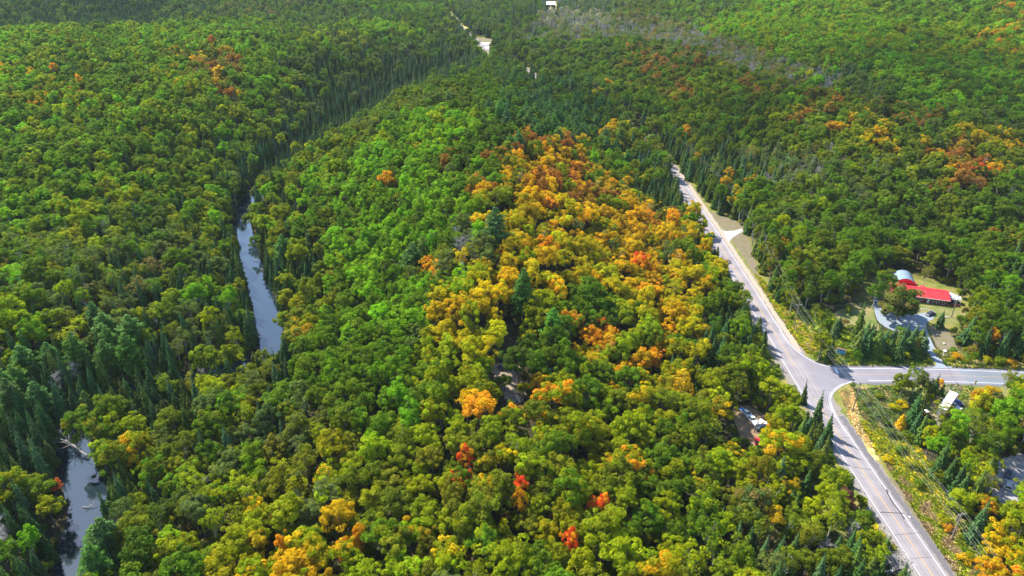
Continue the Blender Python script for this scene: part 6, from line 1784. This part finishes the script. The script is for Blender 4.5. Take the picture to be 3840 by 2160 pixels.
def pole(px, py, h, label, arms=1, transformer=False, rz=None, lamp=False):
    t = thing('utility_pole', label, 'pole', on_ground(px, py), math.radians(8) if rz is None else rz, "wooden poles of the roadside line")
    MB().tube([(0, 0, -.5), (0, 0, h)], [.24, .17], 9).build('shaft', M_POLE, t)
    for k in range(arms):
        z = h - .5 - k * 1.1
        a = MB().box(-1.25, 1.25, -.17, -.06, z - .06, z + .06).build('crossarm', M_POLE, t)
        for x in (-1.15, 0.45, 1.15):
            MB().tube([(x, -.12, z + .06), (x, -.12, z + .18), (x, -.12, z + .3)], [.05, .09, .05], 6).build('insulator', M_LAMPW, a)
        MB().tube([(-.8, -.12, z), (0, -.12, z - .7)], .03, 4).build('brace', M_IRON, t)
        MB().tube([(.8, -.12, z), (0, -.12, z - .7)], .03, 4).build('brace', M_IRON, t)
    if transformer:
        for s in (-.45, .45):
            MB().tube([(s, -.3, h - 3.2), (s, -.3, h - 2.2)], .27, 10).build('transformer', M_LAMPW, t)
    if lamp:
        MB().tube([(0, 0, h - 1.9), (-.5, -.5, h - 1.6)], .05, 6).build('lamp_arm', M_IRON, t)
        MB().tube([(-.5, -.5, h - 1.75), (-.5, -.5, h - 1.3)], [.35, .2], 10).build('lamp_head', M_LAMPW, t)
    return t


for px, py, h, ar, lb in POLES:
    t = pole(px, py, h, lb, ar, ar == 2)
    tops.append((t.location.x, t.location.y, h))
t = pole(3567, 1190, 11.0, "leaning yard pole with a white lamp at the corner of the red house", 0, lamp=True)
t['group'] = ''
del t['group']
yard_top = (t.location.x, t.location.y, 11.0)
t = pole(3642, 1318, 9.3, "bare thin pole in the brush beyond the driveway", 0)
lane_top = (t.location.x, t.location.y, 9.3)
t = pole(3285, 2042, 4.9, "short pole with service wires on the west side of the road", 0)
stub = (t.location.x, t.location.y, 4.9)


def sag(a, b, drop, n=10):
    a, b = Vector(a), Vector(b)
    return [a.lerp(b, i / n) - Vector((0, 0, 4 * drop * (i / n) * (1 - i / n))) for i in range(n + 1)]


chain = [(tops[0][0] + 2.5, tops[0][1] - 60, 10.6)] + tops[:5] + [(118, 470, 11), (108, 545, 11)] + tops[5:]
for dx, dz, r_, lb in ((-1.15, -.2, .02, "westernmost top wire of the roadside power line"), (.45, -.2, .02, "middle top wire of the roadside power line"), (1.15, -.2, .02, "easternmost top wire of the roadside power line"),
                       (-.15, -2.6, .018, "upper cable slung below the three top wires"), (-.15, -3.6, .024, "lowest thick cable of the roadside line")):
    m_ = MB()
    for a, c in zip(chain[:-1], chain[1:]):
        m_.tube(sag((a[0] + dx, a[1], a[2] + dz), (c[0] + dx, c[1], c[2] + dz), 1.0 if dz > -1 else 1.3), r_, 4, False)
    tag(m_.build('power_line', M_WIRE), lb, 'wire', "wires of the roadside line")


def wire(a, c, drop, lb, r_=.013):
    tag(MB().tube(sag(a, c, drop), r_, 4, False).build('service_wire', M_WIRE), lb, 'wire', "service wires")


wire(tops[2], (yard_top[0], yard_top[1], 9.5), 2.2, "thin wire from the goldenrod pole to the yard lamp pole")
wire((stub[0], stub[1], 4.8), (tops[0][0], tops[0][1], 7.4), .6, "wire crossing the main road to the nearest pole")
wire((stub[0], stub[1], 4.6), (stub[0] + 6, stub[1] - 26, 5), .6, "wire running along the west side of the road from the short pole")
wire((stub[0], stub[1], 4.7), (stub[0] - 16, stub[1] - 6, 4), .5, "wire leading from the short pole into the trees")

# cable rail along the west shoulder
rail = thing('guide_rail', "low cable guide rail on dark posts along the west shoulder", 'guide rail', (0, 0, 0))
pth = part_of(ROAD, 1500, 2330)
dd_ = np.gradient(pth, axis=0); dd_ /= np.linalg.norm(dd_, axis=1)[:, None]
off_ = pth + np.stack([-dd_[:, 1], dd_[:, 0]], 1) * 5.0
cum = np.r_[0, np.cumsum(np.hypot(*np.diff(off_, axis=0).T))]
pm = MB().tube([(0, 0, -.2), (0, 0, .82)], [.10, .10], 7).mesh('post', mat("dark_post", (.06, .05, .045), .9))
pos = []
for s in np.arange(0, cum[-1], 3.75):
    x, y = np.interp(s, cum, off_[:, 0]), np.interp(s, cum, off_[:, 1])
    pos.append((x, y))
    link('post', pm, rail, (x, y, 0))
for z in (.45, .68):
    MB().tube([(x + .1, y, z) for x, y in pos], .02, 4, False).build('cable', M_IRON, rail)

# ------------------------------------------------------------------ signs, rocks, oddments
t = thing('notice_board', "blue and white roadside notice board under a small brown roof", 'sign', on_ground(3151, 1330), heading((3140, 1327), (3166, 1333)))
M_SIGNB = mat("sign_sky_blue", (.10, .38, .62), .5, noise=.35, scale=2.2)
MB().box(-1.45, 1.45, 0, .10, .5, 2.35).build('board', M_SIGNB, t)
f = MB()
for x0, x1, z0, z1 in ((-1.55, 1.55, 2.35, 2.47), (-1.55, 1.55, .38, .5), (-1.55, -1.45, .5, 2.35), (1.45, 1.55, .5, 2.35)):
    f.box(x0, x1, -.03, .13, z0, z1)
f.build('frame', mat("pale_frame", (.62, .72, .74), .6), t)
MB().box(-1.15, .95, -.012, -.002, 1.85, 2.22).build('title_band', mat("sign_deep_blue", (.015, .10, .34), .5), t)
MB().box(-1.2, -.95, -.012, -.002, .75, 1.6).build('figure_mark', bpy.data.materials["sign_deep_blue"], t)
MB().box(.98, 1.3, -.012, -.002, 1.7, 2.15).build('green_mark', mat("sign_green", (.05, .28, .16), .5), t)
r = MB()
r.slab([(-1.75, -.35, 2.5), (1.75, -.35, 2.5), (1.75, .06, 2.95), (-1.75, .06, 2.95)], (0, 0, .06))
r.slab([(-1.75, .47, 2.5), (-1.75, .062, 2.95), (1.75, .062, 2.95), (1.75, .47, 2.5)], (0, 0, .06))
r.build('little_roof', mat("brown_shingle", (.26, .15, .12), .9, noise=.25, scale=5), t)
for x in (-1.62, 1.62):
    MB().box(x - .07, x + .07, 0, .12, -.2, 2.5).build('post', M_POLE, t)

t = thing('warning_sign', "yellow diamond road sign seen at the edge of the side road", 'sign', on_ground(3652, 1452), .1)
s_ = .62
MB().slab([(0, -.02, 1.9), (s_, -.02, 1.9 + s_), (0, -.02, 1.9 + 2 * s_), (-s_, -.02, 1.9 + s_)], (0, .03, 0)).build('plate', M_YSIGN, t)
MB().box(-.3, .3, -.02, .01, 1.35, 1.85).build('tab_plate', M_YSIGN, t)
MB().tube([(0, .05, -.2), (0, .05, 3.0)], .045, 6).build('post', M_IRON, t)
t = thing('road_sign', "small white sign beside the guide rail west of the junction", 'sign', on_ground(2932, 1392), .5)
MB().box(-.4, .4, -.02, .02, 1.3, 2.1).build('plate', M_LAMPW, t)
MB().tube([(0, .05, -.2), (0, .05, 2.2)], .05, 6).build('post', M_IRON, t)

t = thing('stone_pillar', "white capped stone pillar beside the driveway mouth", 'pillar', on_ground(3536, 1337), .3)
MB().box(-.28, .28, -.28, .28, 0, 2.6).build('shaft', M_ROCK, t)
MB().box(-.62, .62, -.5, .5, 2.6, 2.78).build('cap', M_WHITE, t)


def rock(name, label, px, py, s, seed, group=None, m=M_ROCK):
    rr = np.random.RandomState(seed)
    me = bpy.data.meshes.new(name)
    import bmesh
    bm = bmesh.new()
    bmesh.ops.create_icosphere(bm, subdivisions=2, radius=1)
    for v in bm.verts:
        v.co = Vector((v.co.x * s[0], v.co.y * s[1], max(v.co.z, -.4) * s[2])) * rr.uniform(.82, 1.12)
    bm.to_mesh(me); bm.free()
    me.materials.append(m)
    x, y, _ = on_ground(px, py)
    o = link(name, me, None, (x, y, _ + s[2] * .3))
    o.rotation_euler = (0, 0, rr.uniform(0, 6))
    return tag(o, label, 'rock', group)


rock('boulder', "pale boulder alone on the bare yard by the driveway", 3540, 1290, (.7, .5, .55), 4)
rock('boulder', "pinkish boulder at the foot of the white capped pillar", 3530, 1338, (.9, .6, .4), 5, m=mat("pink_rock", (.45, .32, .26), .9, noise=.2, scale=3))
rock('boulder', "long pale stone beside the lone spruce", 3549, 1190, (1.6, .4, .4), 6)
for i, (px, py) in enumerate([(3434, 1157), (3441, 1158), (3449, 1159), (3457, 1160), (3466, 1160), (3475, 1161), (3484, 1163), (3492, 1166), (3500, 1170), (3507, 1173)]):
    rock('garden_stone', f"{ORD[i]} pale edging stone from the west between front lawn and driveway", px, py, (.45 + .25 * (i == 2), .35, .3), 20 + i, "edging stones before the red house")
rock('boulder', "chalky heap of stones beside the round tree's crown", 3417, 1153, (1.6, 1.0, .5), 40, m=mat("chalky", (.55, .53, .48), .9, noise=.3, scale=4))
rock('litter_bag', "small white bag lying on the grey shoulder", 3411, 1939, (.35, .22, .2), 44, m=M_WHITE)['category'] = 'bag'

# clutter of the two clearings
def plank(name, label, cat, px, py, toward, L, w, h, m, z=0.0, tilt=0.0):
    t = MB().box(0, L, -w / 2, w / 2, 0, h).build(name, m)
    x, y, _ = on_ground(px, py)
    t.location = (x, y, z + _)
    t.rotation_euler = (0, -tilt, heading((px, py), toward))
    return tag(t, label, cat)


M_PINEW = mat("fresh_timber", (.62, .50, .38), .8, noise=.12, scale=3)
M_PALEP = mat("ivory_panel", (.72, .68, .55), .7)
for i, (a, c, L, w) in enumerate([((1930, 1478), (1944, 1505), 5.0, .35), ((1937, 1480), (1948, 1503), 4.2, .3), ((1927, 1470), (1945, 1476), 2.6, .8), ((1950, 1447), (1948, 1462), 1.8, .35)]):
    plank('timber_plank', ["longest pale plank on the dirt clearing", "second pale plank beside the longest on the dirt clearing", "broad cream sheet at the head of the pale planks", "short cream board by the dark trunks"][i], 'plank', a[0], a[1], c, L, w, .12 + .03 * i, M_PINEW)
t = thing('blue_crate', "blue crate below the pale planks of the dirt clearing", 'crate', on_ground(1929, 1507), .4)
MB().box(-.7, .7, -.5, .5, 0, .7).build('crate_body', P_BLUE, t)
MB().box(-.74, .74, -.54, .54, .7, .78).build('lid', P_NAVY, t)
t = thing('blue_barrel', "blue barrel in the shade west of the dirt clearing", 'barrel', on_ground(1844, 1456))
MB().tube([(0, 0, 0), (0, 0, .1), (0, 0, .45), (0, 0, .8), (0, 0, .9)], [.30, .34, .37, .34, .30], 12).build('drum', mat("barrel_blue", (.02, .16, .35), .5), t)
MB().tube([(0, 0, .9), (0, 0, .93)], .32, 12).build('lid', M_BLACK, t)
t = thing('green_tent', "mint green tarp tent glimpsed through leaves east of the dirt clearing", 'tent', on_ground(2066, 1398), .4)
tm = MB()
tm.slab([(-2, -1.5, .4), (2, -1.5, .4), (2, 0, 2.2), (-2, 0, 2.2)], (0, 0, .03))
tm.slab([(-2, 1.5, .4), (-2, .003, 2.2), (2, .003, 2.2), (2, 1.5, .4)], (0, 0, .03))
tm.build('canopy_sheet', mat("mint_tarp", (.16, .55, .42), .6), t)
for x in (-1.95, 1.95):
    MB().tube([(x, 0, 0), (x, 0, 2.2)], .04, 6).build('pole', M_IRON, t)
t = thing('propane_tank', "white upright tank in the greyish bush by the dirt clearing", 'tank', on_ground(1976, 1434))
MB().tube([(0, 0, 0), (0, 0, .2), (0, 0, 1.9), (0, 0, 2.15), (0, 0, 2.25)], [.35, .5, .5, .35, .12], 14).build('vessel', M_WHITE, t)
MB().tube([(0, 0, 2.25), (0, 0, 2.45)], .12, 8).build('valve', M_IRON, t)
for i, (px, py, to, L, w, m, lb) in enumerate([(2842, 1595, (2850, 1590), 2.2, 1.6, M_WHITE, "white sheet leaning by the two dark trunks"), (2854, 1588, (2866, 1594), 2.6, 1.3, M_PALEP, "ivory panel east of the dark trunks"),
                                               (2873, 1591, (2884, 1585), 1.8, 1.0, M_PINEW, "tan crate top at the east edge of the scrap heap"), (2852, 1611, (2862, 1607), 1.6, .8, M_WHITE, "small white board below the scrap heap")]):
    plank('scrap_panel', lb, 'panel', px, py, to, L, w, .1, m, .9 - .2 * i, .25)
tm = thing('snag', "pair of dark leaning bare trunks in front of the white pickup", 'tree', on_ground(2828, 1620), 0)
tm.location.z = float(terrain(tm.location.x, tm.location.y))
MB().tube([(0, 0, -.3), (.3, .1, 3), (1.0, .2, 6.5)], [.24, .18, .05], 7).build('trunk', M_BARK, tm)
MB().tube([(.8, .2, -.3), (1.0, .3, 3), (.6, .3, 6)], [.20, .15, .05], 7).build('trunk', M_BARK, tm)

# ------------------------------------------------------------------ dead wood in the river
def snag(pts, r0, r1, rng, n, spread, name, label, z0):
    t = thing(name, label, 'fallen tree', (0, 0, 0))
    p = [Vector((*at(px, py, z), z)) for px, py, z in pts]
    MB().tube(p, np.linspace(r0, r1, len(p)), 8).build('trunk', M_BARK_D, t)
    for i in range(n):
        f = rng.uniform(.35, 1.0)
        k = min(len(p) - 2, int(f * (len(p) - 1)))
        s = p[k].lerp(p[k + 1], f * (len(p) - 1) - k)
        ax = (p[-1] - p[0]).normalized()
        d = (ax * rng.uniform(.1, 1.2) + Vector((rng.normal(), rng.normal(), rng.uniform(-.15, .9)))).normalized()
        L = spread * rng.uniform(.45, 1.1)
        mid = s + d * L * .5 + Vector((0, 0, .25))
        e = s + d * L + Vector((rng.normal() * .4, rng.normal() * .4, .2))
        b_ = MB().tube([s, mid, e], [.11, .075, .025], 5, False)
        for _ in range(3):
            q_ = mid.lerp(e, rng.uniform(0, .9))
            b_.tube([q_, q_ + (d + Vector((rng.normal(), rng.normal(), rng.normal() * .6)) * .7).normalized() * L * rng.uniform(.2, .45)], [.04, .012], 4, False)
        b_.build('branch', M_BARK_D, t)
    return t


rg = np.random.RandomState(8)
snag([(326, 1709, -.6), (300, 1690, .3), (272, 1668, 1.2), (245, 1650, 1.6)], .42, .16, rg, 22, 6.0, 'fallen_tree', "bleached dead tree fallen across the river, branches spread", 0)
snag([(397, 1972, -.9), (412, 1990, -.6), (418, 1998, -.4)], .16, .08, rg, 2, 1.4, 'fallen_log', "white log stranded on the river bank by the pale pine", 0)
snag([(310, 1902, -1.2), (335, 1900, -1.0), (350, 1897, -.9)], .15, .06, rg, 3, 1.5, 'fallen_log', "white driftwood in the river below the crimson tree", 0)
snag([(950, 974, -1.2), (966, 978, -1.0)], .16, .10, rg, 1, 1.2, 'fallen_log', "white log poking from the bank of the upper river pool", 0)
snag([(978, 1006, -1.2), (990, 1018, -.7)], .14, .08, rg, 2, 1.2, 'fallen_log', "second white log just below the upper one, in the bank brush", 0)

print("trees", len(T), "single", int(single.sum()))
